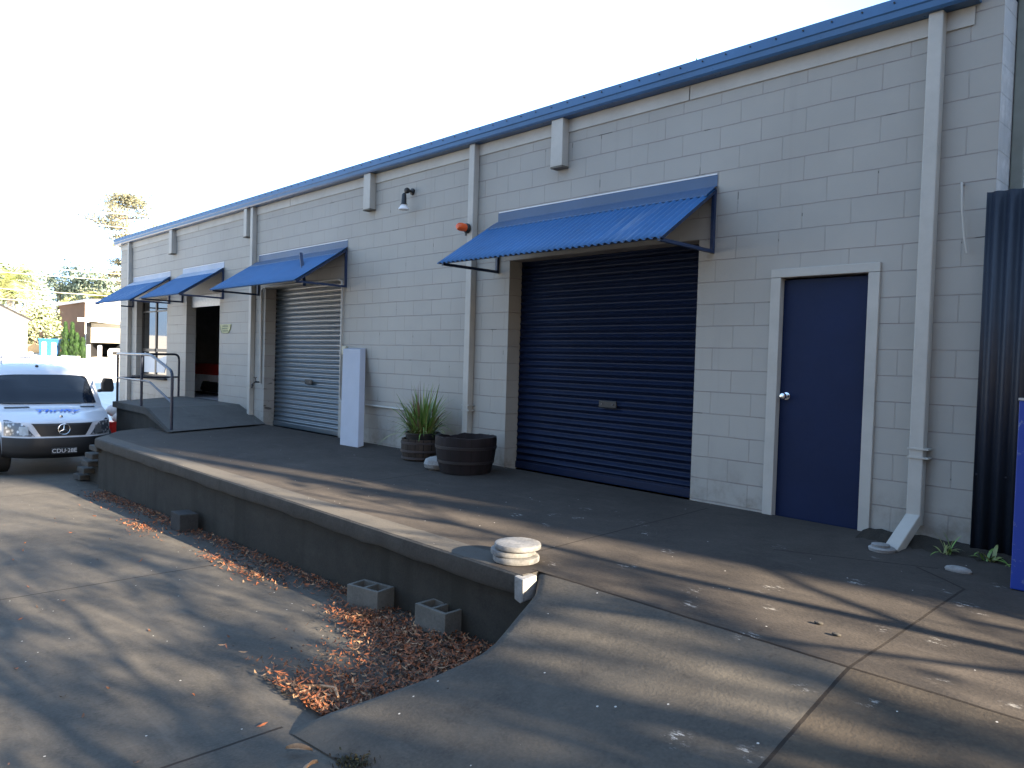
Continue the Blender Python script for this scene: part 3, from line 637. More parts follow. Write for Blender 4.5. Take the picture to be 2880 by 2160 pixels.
notch = [rr.uniform(-0.006, 0.006) - (0.03 * max(0, 1 - abs(((k / n * 360 + 130) % 360) - 300) / 25)) for k in range(n)]
prof = prof_o + [(0.345, 0.405), (0.315, 0.405), (0.30, 0.33), (0.27, 0.05), (0.001, 0.045)]
for i, (r, z) in enumerate(prof):
    for k in range(n):
        a = 2 * math.pi * k / n; zz = z + (notch[k] if i in (4, 5, 6) else 0); vs.append((c.x + r * math.cos(a), c.y + r * math.sin(a), c.z + zz))
for i in range(len(prof) - 1):
    for k in range(n): fs.append((i * n + k, i * n + (k + 1) % n, (i + 1) * n + (k + 1) % n, (i + 1) * n + k))
fs.append(tuple(range(n - 1, -1, -1))); g.add(vs, fs); g.build('tub', barrel_mat('dark_barrel_wood', (0.009, 0.0065, 0.007), (0.02, 0.014, 0.0155), 18), tb, smooth=35)
g = MB()
for z, r in ((0.13, 0.319), (0.29, 0.344)): g.lathe([(r, z - .016), (r + .004, z - .014), (r + .006, z + .014), (r, z + .016)], c, 48, cap0=False, cap1=False)
g.build('hoop', plain('dark_hoop', (0.014, 0.011, 0.012), 0.6), tb, smooth=35)
g = MB(); rr = random.Random(9); ph = []
for i in range(7):
    th = math.pi * i / 6
    for k in range(12):
        a = 2 * math.pi * k / 12; r = math.sin(th) * (0.15 + .03 * rr.random()); ph.append((-4.70 + r * math.cos(a) * 1.0, -0.72 + r * math.sin(a) * .8, deck_z(-.7) + 0.075 + 0.08 * math.cos(th) * (1 + .2 * rr.random()) - 0.01))
g.add(ph, [(i * 12 + k, i * 12 + (k + 1) % 12, (i + 1) * 12 + (k + 1) % 12, (i + 1) * 12 + k) for i in range(6) for k in range(12)])
tag(g.build('stone', M['disc'], smooth=25), 'pale grey stone half hidden behind the dark empty tub', 'stone')
# concrete disc stack
zc = deck_z(-2.70)
for i, (dx, dy, r, h, lab) in enumerate(((0.0, 0.0, .155, .044, 'lowest pale concrete disc of the stack at the dock corner'), (-.02, -.01, .15, .042, 'middle concrete disc of the stack on the dock corner'), (.012, .0, .155, .040, 'topmost smooth rounded concrete disc of the stack on the dock corner'))):
    z0 = zc + [0, .0445, .087][i]
    g = MB(); g.lathe([(r - .012, 0), (r - .002, .006), (r, .014), (r, h - .014), (r - .004, h - .004), (r - .016, h), (r * .5, h + .003)], (-1.42 + dx, -2.60 + dy, z0), 44)
    tag(g.build('concrete_disc', M['disc'], smooth=35), lab, 'concrete disc', 'concrete discs stacked on the dock corner')
# broken white tile by the fence, pebbles
g = MB(); g.lathe([(0.11, 0), (0.115, 0.012), (0.10, 0.026), (0.06, 0.034), (0.001, 0.036)], (0.66, -0.66, deck_z(-.66)), 20, sx=.7, sy=.34); tag(g.build('plastic_lid', M['disc'], smooth=40), 'oval white lid lying on the ground near the corrugated fence', 'lid')
g = MB(); g.lathe([(0.085, 0), (0.09, 0.02), (0.075, 0.03), (0.045, 0.028)], (0.13, -0.50, deck_z(-.5)), 24, cap1=True); g.lathe([(0.06, 0.03), (0.06, 0.045), (0.03, 0.05)], (0.12, -0.50, deck_z(-.5)), 20); tag(g.build('drain_cover', M['disc'], smooth=35), 'round pale drain cover under the end of the downpipe', 'drain')
for i, (x, y) in enumerate(((0.47, -2.25), (0.60, -2.34))):
    g = MB(); g.lathe([(0.008, 0), (0.016, 0.006), (0.015, 0.012), (0.004, 0.016)], (x, y, deck_z(y)), 9, sx=1.5, sy=.8); tag(g.build('pebble', M['lip'], smooth=40), ['pale curved pebble on the slab nearer the dock', 'pale flat pebble on the slab nearer the long joint'][i], 'pebble', 'pebbles on the slab')

# cinder blocks
def cinder(x, y, rot, L, Wd, H, lab, mat=None):
    z0 = yard_z(x) - 0.004
    o = thing('cinder_block', (x, y, z0), lab, 'concrete block', 'concrete blocks below the dock')
    g = MB(); t = 0.028; xs_ = [-L / 2, -L / 2 + t, -t / 2, t / 2, L / 2 - t, L / 2]; ys_ = [-Wd / 2, -Wd / 2 + t, Wd / 2 - t, Wd / 2]
    solid = lambda i, j: not (j == 1 and i in (1, 3))
    V = {}
    vs = []; fs = []
    def vid(i, j, k):
        if (i, j, k) not in V:
            V[(i, j, k)] = len(vs); vs.append((xs_[i], ys_[j], k * H))
        return V[(i, j, k)]
    for i in range(5):
        for j in range(3):
            if not solid(i, j): continue
            fs.append((vid(i, j, 1), vid(i + 1, j, 1), vid(i + 1, j + 1, 1), vid(i, j + 1, 1)))
            fs.append((vid(i, j + 1, 0), vid(i + 1, j + 1, 0), vid(i + 1, j, 0), vid(i, j, 0)))
            for (di, dj, e) in ((-1, 0, ((i, j + 1), (i, j))), (1, 0, ((i + 1, j), (i + 1, j + 1))), (0, -1, ((i, j), (i + 1, j))), (0, 1, ((i + 1, j + 1), (i, j + 1)))):
                ii, jj = i + di, j + dj
                if 0 <= ii < 5 and 0 <= jj < 3 and solid(ii, jj): continue
                (a, b), (c_, d) = e; fs.append((vid(a, b, 0), vid(c_, d, 0), vid(c_, d, 1), vid(a, b, 1)))
    ca, sa = math.cos(rot), math.sin(rot)
    g.add([(x + a * ca - b * sa, y + a * sa + b * ca, z0 + c_) for a, b, c_ in vs], fs)
    g.build('block', mat or M['cinder'], o, bevel=0.004)
cinder(-2.74, -2.86, R_(12), 0.325, 0.185, 0.17, 'grey two hole concrete block on leaf litter, further from the curved apron')
cinder(-1.96, -2.80, R_(3), 0.32, 0.19, 0.182, 'grey two hole concrete block with sunlit rim, nearest the curved apron')
o = MB().prism([(-6.62, -2.98), (-6.34, -2.98), (-6.30, -2.79), (-6.60, -2.79)], yard_z(-6.4) - .004, yard_z(-6.4) + 0.20, 'z').build('drain_box', concrete('dark_block', (0.045, 0.045, 0.044), (0.028, 0.028, 0.028), specks=False, blotch=5), bevel=0.008)
tag(o, 'dark solid concrete cube standing alone against the dock wall', 'concrete block')

# leaf litter
LIT = [plain('litter_rust', (0.27, 0.085, 0.03), 0.8, 0, 0.35, 30), plain('litter_brown', (0.13, 0.055, 0.028), 0.85, 0, 0.35, 30), plain('litter_tan', (0.33, 0.2, 0.11), 0.8, 0, 0.3, 30), plain('litter_dark', (0.045, 0.03, 0.022), 0.9, 0, 0.3, 30)]
def leaf(g, x, y, z, L, w, rot, tilt, roll, curl, mi):
    m = Euler((roll, tilt, rot)).to_matrix()
    pts = [(-L / 2, 0, curl), (-L * .15, -w / 2, 0), (-L * .15, w / 2, 0), (L * .2, -w * .4, 0), (L * .2, w * .4, 0), (L / 2, 0, curl)]
    g.add([Vector((x, y, z)) + m @ Vector(p) for p in pts], [(0, 1, 2), (1, 3, 4, 2), (3, 5, 4)], mi)
g = MB(); rr = random.Random(21)
def litter(n, fx, hz):
    for _ in range(n):
        x, y = fx()
        if y > -2.76 or x > edge_x(max(y, -4.25)) - 0.03: continue
        z = yard_z(x) + rr.uniform(0.004, hz)
        leaf(g, x, y, z, rr.uniform(.02, .072), rr.uniform(.005, .016), rr.uniform(0, 6.3), rr.gauss(0, .3), rr.gauss(0, .4), rr.uniform(0, .015), rr.choices([0, 1, 2, 3], [4, 4, 1.6, 3])[0])
litter(5200, lambda: (lambda a: (edge_x(a) - abs(rr.gauss(0, 0.42)) - .02, a))(rr.uniform(-4.1, -2.77)), 0.05)
litter(1500, lambda: (rr.gauss(-1.75, .3), rr.gauss(-3.2, .2)), 0.05)
litter(1100, lambda: (rr.gauss(-2.35, .22), rr.gauss(-3.07, .09)), 0.035)
litter(500, lambda: (rr.uniform(-2.9, -1.2), rr.uniform(-3.2, -2.77)), 0.04)
litter(2600, lambda: (rr.uniform(-9.8, -2.5), -2.77 - abs(rr.gauss(0, .12))), 0.03)
for cx, cy, s, n in ((-6.9, -3.2, .22, 200), (-4.9, -3.15, .16, 120), (-4.2, -3.1, .22, 300), (-9.3, -2.95, .25, 160)):
    litter(n, (lambda cx=cx, cy=cy, s=s: (rr.gauss(cx, s * 1.3), rr.gauss(cy, s * .35))), 0.015)
litter(70, lambda: (rr.uniform(-9, -0.2), rr.uniform(-5.6, -3)), 0.008)
g.loose = True; tag(g.build('leaf_litter', LIT), 'drift of dry brown gum leaves along the dock wall and apron edge', 'leaf litter', kind='stuff')
# a few sticks and bigger single leaves near the camera
def single_leaf(x, y, z, L, w, rot, tilt, lab, mi):
    g = MB(); n = 8; P = []
    for i in range(n + 1):
        f = i / n; ww = w * math.sin(math.pi * min(1, f * .92 + .06)) ** .8 * .5; xx = (f - .5) * L; zz = 0.018 * math.sin(f * 3.0)
        P.append([(xx, -ww, zz + .012), (xx, 0, zz), (xx, ww, zz + .014)])
    m = Euler((tilt, 0, rot)).to_matrix(); g.grid([[Vector((x, y, z)) + m @ Vector(q) for q in row] for row in P])
    tag(g.build('dry_leaf', LIT[mi] if mi < 9 else M['black'], smooth=60, solid=0.0012), lab, 'leaf', 'curled leaves at the near apron corner')
lz = yard_z(-1.0)
single_leaf(-1.02, -4.37, yard_z(-1.02) + .02, .13, .03, R_(40), .5, 'tan curled leaf at the near apron corner, upper of the pair', 2)
single_leaf(-0.80, -4.43, yard_z(-.8) + .02, .12, .035, R_(-60), .6, 'tan curled leaf lying lower, nearest the bottom edge', 2)
M['moss'] = plain('dark_moss', (0.035, 0.035, 0.015), 0.95, 0, 0.4, 40)
g = MB(); rr = random.Random(4)
for i in range(260):
    x = rr.gauss(-0.72, .055); y = -4.26 + rr.gauss(0, .022) + (x + .72) * .12; z = apron_z(x, max(y, -4.28)) + rr.uniform(-.005, .015)
    leaf(g, x, y, z, rr.uniform(.015, .035), rr.uniform(.004, .01), rr.uniform(0, 6.3), rr.gauss(0, .9), rr.gauss(0, .9), 0, rr.choice([0, 1, 1]))
g.loose = True; tag(g.build('moss_clump', [M['soil'], M['moss']]), 'dark mossy weed clump growing in the joint at the near apron edge', 'weed', kind='stuff')
g = MB(); g.tube([(-1.75, -4.02, yard_z(-1.75) + .015), (-1.6, -3.92, yard_z(-1.6) + .03), (-1.5, -3.9, yard_z(-1.5) + .045), (-1.38, -3.95, yard_z(-1.4) + .05)], [.006, .011, .013, .006], 7)
tag(g.build('bark_strip', LIT[2], smooth=50), 'pale curved strip of bark lying on the leaf litter', 'bark')
# weeds by the downpipe and soil strip at the wall foot
g = MB(); rr = random.Random(8); P = []
for i in range(26):
    x = -0.15 + 1.15 * i / 25; P.append([(x, -0.005, deck_z(0) + .03 + rr.uniform(0, .02)), (x, -0.10 - rr.uniform(0, .03), deck_z(-.1) + .035 + rr.uniform(0, .015)), (x, -0.22 - rr.uniform(0, .10), deck_z(-.3) - .004)])
g.grid(P); tag(g.build('soil_strip', M['soil'], smooth=60), 'dark damp soil strip along the wall foot under the fence', 'soil', kind='stuff')
def weed(x, y, n, h, lab, seed, w=.02):
    g = MB(); rr = random.Random(seed)
    for i in range(n):
        a = rr.uniform(0, 6.3); t_ = rr.uniform(.2, 1.1); blade(g, (x + rr.gauss(0, .02), y + rr.gauss(0, .02), deck_z(y) + .0), (math.sin(t_) * math.cos(a), math.sin(t_) * math.sin(a), math.cos(t_)), h * rr.uniform(.5, 1.1), w * rr.uniform(.6, 1.4), rr.uniform(.5, 1.6), rr.choice([0, 0, 1]))
    g.loose = True; tag(g.build('weed', LEAF, smooth=60), lab, 'weed', 'weeds at the wall foot')
weed(0.47, -0.25, 16, .16, 'thin green weed below the open crack in the wall', 1, .012)
weed(0.72, -0.24, 9, .15, 'broad leaved weed at the foot of the corrugated fence', 2, .026)
weed(0.90, -0.30, 7, .10, 'small dark weed behind the blue sign edge', 3, .018)
weed(-10.82, -0.08, 18, .12, 'tiny green weed at the foot of the tap pipe', 4, .02)

# ------------------------------------------------------------------ right edge: fence, sign, added shade shed
fm = metal_paint('fence_bluegrey', (0.009, 0.014, 0.026), 0.5, 0.15, (0.025, 0.03, 0.04))
fz = thing('corrugated_fence', (2, -0.12, 0), 'tall dark corrugated iron fence panel beside the warehouse corner', 'fence')
g = MB(); xs_ = []; n = 420
g.grid([[(0.575 + 3.0 * i / n, -0.11 + 0.014 * math.sin(2 * math.pi * (3.0 * i / n) / 0.088), z) for i in range(n + 1)] for z in (-0.12, 1.2, 2.49)])
g.build('sheet', fm, fz, smooth=60, solid=0.002)
g = MB()
for z in (0.5, 1.9): g.box(0.6, -0.092, z, 3.55, -0.05, z + .05)
g.build('rail', M['galv'], fz)
sc1 = MB().lathe([(0.006, -.004), (0.006, 0.003), (0.003, 0.005)], (0.597, -0.127, .54), 8, 0, 'y').build('screw', fm, fz)
repeat(sc1, [(.176 * i, 0, z) for z in (0, 1.4) for i in range(14) if i or z])
def sign_mat():
    t = NT('scratched_blue', 0.45); k = t.step(t.noise(14, 8, rough=.75), 0.60, 0.66); big = t.step(t.noise(2.0, 3), .42, .6)
    t.color(t.mix(t.math('MULTIPLY', t.math('MULTIPLY', k, big), .75), (0.006, 0.035, 0.26), (0.2, 0.26, 0.34))); return t.m
bs = thing('sign_board', (1.5, -0.83, deck_z(-.83)), 'scratched blue sign board with red and yellow panel standing at the far right', 'sign')
MB().box(0.985, -0.83, deck_z(-.83) + .004, 1.95, -0.79, 1.085).build('board', sign_mat(), bs, bevel=0.006)
MB().box(1.056, -0.835, 0.08, 1.88, -0.831, 0.42).build('yellow_panel', plain('faded_sign_yellow', (0.32, 0.22, 0.06), 0.6, 0, .2, 12), bs)
MB().box(1.056, -0.835, 0.421, 1.88, -0.831, 0.98).build('red_panel', plain('sign_red', (0.42, 0.04, 0.03), 0.5), bs)
MB().box(0.982, -0.835, 1.086, 1.953, -0.785, 1.10).build('top_strip', M['galv'], bs)
dp2 = MB().box(0.605, 0.30, -0.1, 0.69, 0.44, 4.3).build('end_downpipe', plain('grey_green', (0.23, 0.25, 0.22), .5), wh, bevel=.01)
sh = thing('shade_shed', (8, 2.5, 0), 'unseen tall metal shed added beyond the fence to cast shade', 'shed')  # unseen shed added, its height set to shade the wall strip and van
def corr_wall(g, a, b, z0, z1, n):
    a, b = Vector(a), Vector(b); d = (b - a); nr = Vector((d.y, -d.x, 0)).normalized(); P = [[], []]
    for i in range(n + 1):
        p = a + d * (i / n) + nr * (.012 * math.sin(i * 1.5708)); P[0].append((p.x, p.y, z0)); P[1].append((p.x, p.y, z1))
    g.grid(P)
g = MB(); 
for a, b in (((3.7, -0.38, 0), (12, 0.9, 0)), ((12, .9, 0), (12, 8, 0)), ((12, 8, 0), (3.7, 8, 0)), ((3.7, 8, 0), (3.7, -.38, 0))): corr_wall(g, a, b, -0.3, 6.0, 240)
g.build('cladding', plain('shed_grey', (0.35, 0.37, 0.38), .45), sh)
MB().add([(3.6, -.45, 6.02), (12.1, .85, 6.02), (12.1, 8.1, 6.6), (3.6, 8.1, 6.6)], [(0, 1, 2, 3)]).build('roof', M['roof'], sh, solid=.02)

# ------------------------------------------------------------------ handrail
hr = thing('handrail', (-12, -1.6, 0.25), 'dark blue tubular handrail around the concrete landing and ramp', 'handrail')
def bend(pts, r, rad=0.10):
    """polyline with rounded corners"""
    pts = [Vector(p) for p in pts]; out = [pts[0]]
    for a, b, c in zip(pts, pts[1:], pts[2:]):
        u = (a - b).normalized(); v = (c - b).normalized(); k = min(rad, (a - b).length * .45, (c - b).length * .45)
        p0, p1 = b + u * k, b + v * k
        for i in range(6):
            f = i / 5; out.append(p0.lerp(b, f).lerp(b.lerp(p1, f), f))
    out.append(pts[-1]); return out
p1, p2, p3, p4 = (-13.9, -1.44), (-12.0, -1.60), (-10.25, -1.70), (-14.33, -0.12)
MB().tube(bend([(p1[0] - .02, p1[1], 1.14), (p2[0], p2[1], 1.15), (-11.45, -1.63, 1.15), (p3[0], p3[1], 0.90), (p3[0], p3[1], -0.04)], .024, .12), .024, 10).build('top_rail', M['railpaint'], hr, smooth=60)
MB().tube(bend([(p1[0], p1[1], 0.675), (p2[0], p2[1], .69), (-11.5, -1.63, .69), (p3[0], p3[1], 0.41)], .02, .08), .019, 10).build('mid_rail', M['railpaint'], hr, smooth=60)
MB().tube(bend([(p1[0], p1[1], 1.14), (p4[0], p4[1], 1.16), (p4[0], p4[1], .26)], .024, .12), .024, 10).build('end_rail', M['railpaint'], hr, smooth=60)
MB().tube([(p1[0], p1[1], .675), (p4[0], p4[1], .68)], .019, 10).build('end_mid_rail', M['railpaint'], hr, smooth=60)
for p, z0 in ((p1, .2), (p2, .24)): MB().tube([(p[0], p[1], z0), (p[0], p[1], 1.14)], .023, 10).build('post', M['railpaint'], hr, smooth=60)

# cabinet inside the doorway
cb = thing('machine_cabinet', (-15.4, 0.95, 0.26), 'white machine cabinet with red top inside the dark doorway', 'cabinet')
cb.location = (-15.3, 1.0, .26)
MB().box(-16.6, 0.95, 0.29, -13.6, 1.5, .70).build('body', plain('cabinet_white', (.75, .78, .85), .5), cb, bevel=.01)
MB().box(-16.6, 0.95, 0.702, -13.6, 1.5, .95).build('red_top', plain('cabinet_red', (.42, .03, .03), .5), cb, bevel=.02)
g = MB(); g.lathe([(.12, 0), (.12, -.12), (.06, -.15)], (-15.4, .945, .44), 20, 0, 'y'); g.box(-15.4, .82, .33, -14.6, .945, .55); g.build('motor', M['black'], cb, smooth=40)
MB().box(-15.85, .938, .34, -15.7, .948, .41).build('outlet', M['black'], cb)
ft = MB().box(-16.55, .97, .253, -16.45, 1.05, .289).build('foot', M['black'], cb)
repeat(ft, [(2.8, 0, 0), (0, .42, 0), (2.8, .42, 0)])
#PART2
# ------------------------------------------------------------------ van
M['vanwhite'] = plain('van_white', (0.58, 0.60, 0.64), 0.22, 0, 0.02, 2, spec=0.6)
M['lampglass'] = NT('headlight_glass', 0.08, 0.3, 0.8); M['lampglass'].color(M['lampglass'].ramp(M['lampglass'].voro(16.0), .1, .5, (0.75, .77, .8), (0.12, .13, .15))); M['lampglass'] = M['lampglass'].m
M['tyre'] = plain('tyre_rubber', (0.02, 0.02, 0.02), 0.85)
M['dgrey'] = plain('bumper_plastic', (0.012, 0.0125, 0.014), 0.55)
M['vanglass'] = glass_dark('van_glass', (0.010, 0.014, 0.022), 1.33)
M['bluetext'] = plain('blue_vinyl', (0.015, 0.15, 0.7), 0.5)
M['cabdark'] = plain('cab_interior', (0.025, 0.027, 0.03), 0.9)
VX, VY, VG = -12.30, -2.725, -0.93
van = thing('van', (VX, VY, VG), 'white rental delivery van parked nose on beyond the end of the dock', 'van')
VP = [(.12, .30), (.03, .37), (.0, .5), (.01, .62), (.03, .67), (.06, .86), (.13, .93), (.5, 1.04), (.98, 1.12), (1.36, 1.38), (1.74, 1.62), (1.93, 1.745), (2.4, 1.85), (4.5, 1.86), (4.74, 1.76), (4.80, 1.0), (4.76, .35)]
def vprof(u):
    i = max(0, min(len(VP) - 2, int(u))); f = u - i
    p = [Vector(VP[max(0, min(len(VP) - 1, i + k))]) for k in (-1, 0, 1, 2)]
    def cr(a, b, c, d, t): return b + 0.5 * t * ((c - a) + t * ((2 * a - 5 * b + 4 * c - d) + t * (3 * (b - c) + d - a)))
    q = cr(p[0], p[1], p[2], p[3], f); l = p[1].lerp(p[2], f); return q * .6 + l * .4
def vwidth(z): return lerp_table([(.2, .76), (.35, .80), (.9, .825), (1.1, .88), (1.62, .83), (1.72, .79), (1.8, .74), (1.88, .62)], z)
def vsurf(u, s, off=0.0):
    d, z = vprof(u)
    wrap = lerp_table([(0, .46), (.15, .48), (1.0, .30), (1.75, .13), (2.4, .04), (2.8, 0), (4.4, 0), (4.8, .08)], d)
    dd = d + wrap * abs(s) ** 3.2 * (1 if d < 4 else -1); y = s * vwidth(z); z2 = z - (0.05 * abs(s) ** 4 if z > 1.6 else 0.0) - (.03 * s * s if .9 < z < 1.15 and d < 1.0 else 0)
    return Vector((VX - dd, VY + y, VG + z2))
def vn(u, s, off):
    p = vsurf(u, s)
    if not off: return p
    e = .04; a = vsurf(u + e, s) - vsurf(u - e, s); b = vsurf(u, min(1, s + e)) - vsurf(u, max(-1, s - e)); n = a.cross(b)
    if n.length > 1e-9: n.normalize()
    if n.x < 0 and u < 12 or n.z < -0.6: n = -n
    return p + n * off
def vpatch(name, us, sfun, mat, parent, off=.008, ns=10, mi=0, **kw):
    g = MB(); P = []
    for u in us:
        s0, s1 = sfun(u); P.append([vn(u, s0 + (s1 - s0) * k / ns, off) for k in range(ns + 1)])
    g.grid(P); return g.build(name, mat, parent, smooth=50, **kw)
def fr_(a, b, n): return [a + (b - a) * i / n for i in range(n + 1)]
g = MB(); us = fr_(0, 16, 64); ns = 26; P = [[vsurf(u, -1 + 2 * k / ns) for k in range(ns + 1)] for u in us]
g.grid(P)
for k in (0, ns): g.add([row[k] for row in P], [tuple(range(len(P)))])
g.add([P[0][0], P[0][ns], P[-1][ns], P[-1][0]], [(0, 1, 2, 3)])
g.build('body', M['vanwhite'], van, smooth=40)
vpatch('bumper', fr_(0, 3.3, 10), lambda u: (-1, 1), M['dgrey'], van, .014, 24)
ws = vpatch('windscreen', fr_(8.12, 10.15, 10), lambda u: (-.855, .87), M['vanglass'], van, .008, 18)
wp = vpatch('wiper', fr_(8.10, 8.2, 1), lambda u: (-.8, .55), M['black'], van, .02, 12)
gr = vpatch('grille', fr_(3.95, 5.15, 8), lambda u: (-.40 - .13 * (u - 3.95), .40 + .13 * (u - 3.95)), M['black'], van, .010, 14)
for uu in (4.2, 4.5, 4.8):
    vpatch('grille_bar', fr_(uu, uu + .09, 1), lambda u: (-.36 - .13 * (u - 3.95), .36 + .13 * (u - 3.95)), M['dgrey'], gr, .022, 14)
ec = vn(4.56, 0, .045); g = MB(); ring = [ec + Vector((0, .088 * math.cos(a), .088 * math.sin(a))) for a in fr_(0, 2 * math.pi, 28)]
g.tube(ring, .0085, 8, caps=False)
for k in range(3):
    a = math.pi / 2 + k * 2 * math.pi / 3; e = ec + Vector((0, .086 * math.cos(a), .086 * math.sin(a))); g.tube([ec, e], [.015, .005], 6)
g.build('emblem', M['chrome'], gr, smooth=40)
for sg in (-1, 1):
    def sf(u, sg=sg):
        f = (u - 3.95) / 2.25; a = .50 + .40 * f ** 1.1; b = .97 - .03 * f
        return (sg * a, sg * b)
    hl = vpatch('headlight', fr_(3.95, 6.1, 8), sf, M['lampglass'], van, .009, 8)
    def sf2(u, sg=sg): return (sg * .60, sg * .74)
    vpatch('lamp_reflector', fr_(4.1, 4.8, 4), sf2, M['galv'], hl, .014, 5)
    vpatch('bonnet_vent', fr_(7.74, 7.93, 2), (lambda u, sg=sg: (sg * .40 + (.1 if sg > 0 else 0), sg * .80)), M['black'], van, .006, 8)
    mx_ = vsurf(8.9, sg * .98); g = MB()
    y0 = VY + sg * 1.03
    g.prism([(y0 - .10, mx_.z - .02), (y0 + .10, mx_.z - .02), (y0 + .115, mx_.z + .05), (y0 + .09, mx_.z + .24), (y0 - .07, mx_.z + .25), (y0 - .10, mx_.z + .15)], mx_.x - .06, mx_.x + .06, 'x')
    g.bar((mx_.x, VY + sg * .86, mx_.z + .0), (mx_.x, y0, mx_.z + .02), .07, .06)
    g.build('side_mirror', M['black'], van, bevel=.025)
    # side window and wheels
    g = MB(); y = lambda z: VY + sg * (vwidth(z) + .004)
    g.add([(VX - 2.0, y(1.14), VG + 1.14), (VX - 2.9, y(1.14), VG + 1.14), (VX - 2.9, y(1.56), VG + 1.56), (VX - 2.4, y(1.56), VG + 1.56)], [(0, 1, 2, 3)]); g.build('side_window', M['glass'], van, solid=.004)
    for wx in (-.92, -4.1):
        wz = yard_z(VX + wx) - VG if wx < -2 else 0.0
        c = (VX + wx, VY + sg * .77, VG + wz + .325)
        g = MB(); g.lathe([(.20, -.105), (.29, -.115), (.325, -.09), (.33, 0), (.325, .09), (.29, .115), (.20, .105)], c, 32, 0, 'y', cap0=False, cap1=False); w = g.build('wheel', M['tyre'], van, smooth=40)
        g = MB(); g.lathe([(.20, .08 * sg), (.17, .095 * sg), (.06, .10 * sg), (.05, .12 * sg), (.01, .12 * sg)], c, 24, 0, 'y', cap0=False); g.build('rim', M['galv'], w, smooth=40)
        g = MB(); g.lathe([(.385, .0), (.385, .012)], (c[0], VY + sg * .888, VG + .33), 32, 0, 'y'); g.build('wheel_arch', M['black'], van)
pc = vn(2.6, 0.0, .03)
pl = MB().box(pc.x - .004, pc.y - .19, VG + .37, pc.x + .012, pc.y + .19, VG + .475).build('number_plate', plain('plate_dark', (.02, .025, .03), .5), van, bevel=.004)
text_mesh('plate_letters', 'CDU·28E', .095, M['white'], frame_at((pc.x + .0145, pc.y, VG + .4225), (0, 1, 0), (0, 0, 1)), pl, 0, .001)
a, b = vn(7.0, .03, .012), vn(7.3, .03, .012)
text_mesh('lettering', 'Thrifty', .25, M['bluetext'], frame_at(vn(7.12, -.02, .014), (0, 1, 0), b - a), van, .35, .001, bold=.006)
bc = vn(6.35, .0, .012); MB().lathe([(.026, 0), (.026, .006), (.006, .009)], bc, 14, 0, 'x').build('bonnet_badge', M['chrome'], van)
g = MB()
for x in (2.5, 3.4): g.bar((VX - x, VY - .6, VG + 1.95), (VX - x, VY + .72, VG + 1.95), .06, .035)
for x in (2.5, 3.4):
    for s in (-.55, .6): g.bar((VX - x, VY + s, VG + 1.80), (VX - x, VY + s, VG + 1.95), .03, .03, (1, 0, 0))
g.bar((VX - 2.2, VY + .68, VG + 1.97), (VX - 3.6, VY + .68, VG + 1.97), .05, .06)
g.build('roof_rack', M['white'], van)
an = MB(); an.lathe([(.03, 0), (.028, .03), (.01, .045)], (VX - 2.05, VY - .05, VG + 1.775), 12); an.build('aerial', M['black'], van)
van.rotation_euler.z = R_(-1.6)
# bright red drum with white sacks beyond the landing
rd = thing('red_drum', (-16.3, -0.74, yard_z(-16.3) + .12), 'bright red plastic drum with white bags on top beyond the concrete landing', 'drum')
c = rd.location
MB().lathe([(.20, 0), (.21, .02), (.225, .55), (.235, .56), (.235, .60), (.2, .6)], c, 28).build('drum', plain('red_plastic', (.62, .02, .015), .35), rd, smooth=40)
g = MB(); rr = random.Random(3)
for k in range(4):
    a = k * 1.6; cx, cy, cz = c.x + .10 * math.cos(a), c.y + .10 * math.sin(a), c.z + .70 + .05 * k
    g.lathe([(.02, -.12), (.12, -.08), (.15, 0), (.10, .09), (.03, .13)], (cx, cy, cz), 14)
g.build('white_bag', M['white'], rd, smooth=60)

# ------------------------------------------------------------------ background beyond the yard
brick = block_mat('brown_brick', (0.24, 0.13, 0.075), (0.16, 0.1, 0.07), True, 'x')
brick = plain('brown_brick', (0.17, 0.10, 0.062), .85, 0, .12, 1.5)
bb = thing('brick_building', (-58, 12, .3), 'brown brick building with pale end wall behind the conifers', 'building')
ang = R_(8)
def rect(g, p, u, L, W_, z0, z1, zb=None):
    u = Vector(u).normalized(); v = Vector((-u.y, u.x, 0)); p = Vector(p)
    q = [p, p + u * L, p + u * L + v * W_, p + v * W_]; zb = z1 if zb is None else zb
    g.add([(a.x, a.y, z0) for a in q] + [(q[0].x, q[0].y, z1), (q[1].x, q[1].y, zb), (q[2].x, q[2].y, zb), (q[3].x, q[3].y, z1)], [(3, 2, 1, 0), (4, 5, 6, 7), (0, 1, 5, 4), (1, 2, 6, 5), (2, 3, 7, 6), (3, 0, 4, 7)])
# long brown side faces the yard; pale end faces the sun
P0 = Vector((-51.3, 7.5, 0)); 
g = MB(); g.add([(-51.3, 7.45, .1), (-62, 5.6, .1), (-62, 5.6, 3.7), (-51.3, 7.45, 4.2), (-51.5, 7.7, .1), (-62, 5.9, .1), (-62, 5.9, 3.7), (-51.5, 7.7, 4.2)], [(0, 1, 2, 3), (7, 6, 5, 4), (0, 3, 7, 4), (3, 2, 6, 7)])
g.build('brick_wall', brick, bb)
g = MB(); g.add([(-51.28, 7.47, .1), (-49.0, 20, .1), (-49.0, 20, 4.9), (-51.28, 7.47, 4.2)], [(0, 1, 2, 3)]); g.build('pale_wall', M['white'], bb)
g = MB(); g.add([(-51.0, 7.3, 4.22), (-62.4, 5.4, 3.72), (-64, 24, 5.6), (-48.6, 24, 5.6)], [(0, 1, 2, 3)]); g.build('roof', M['white'], bb, solid=.15)
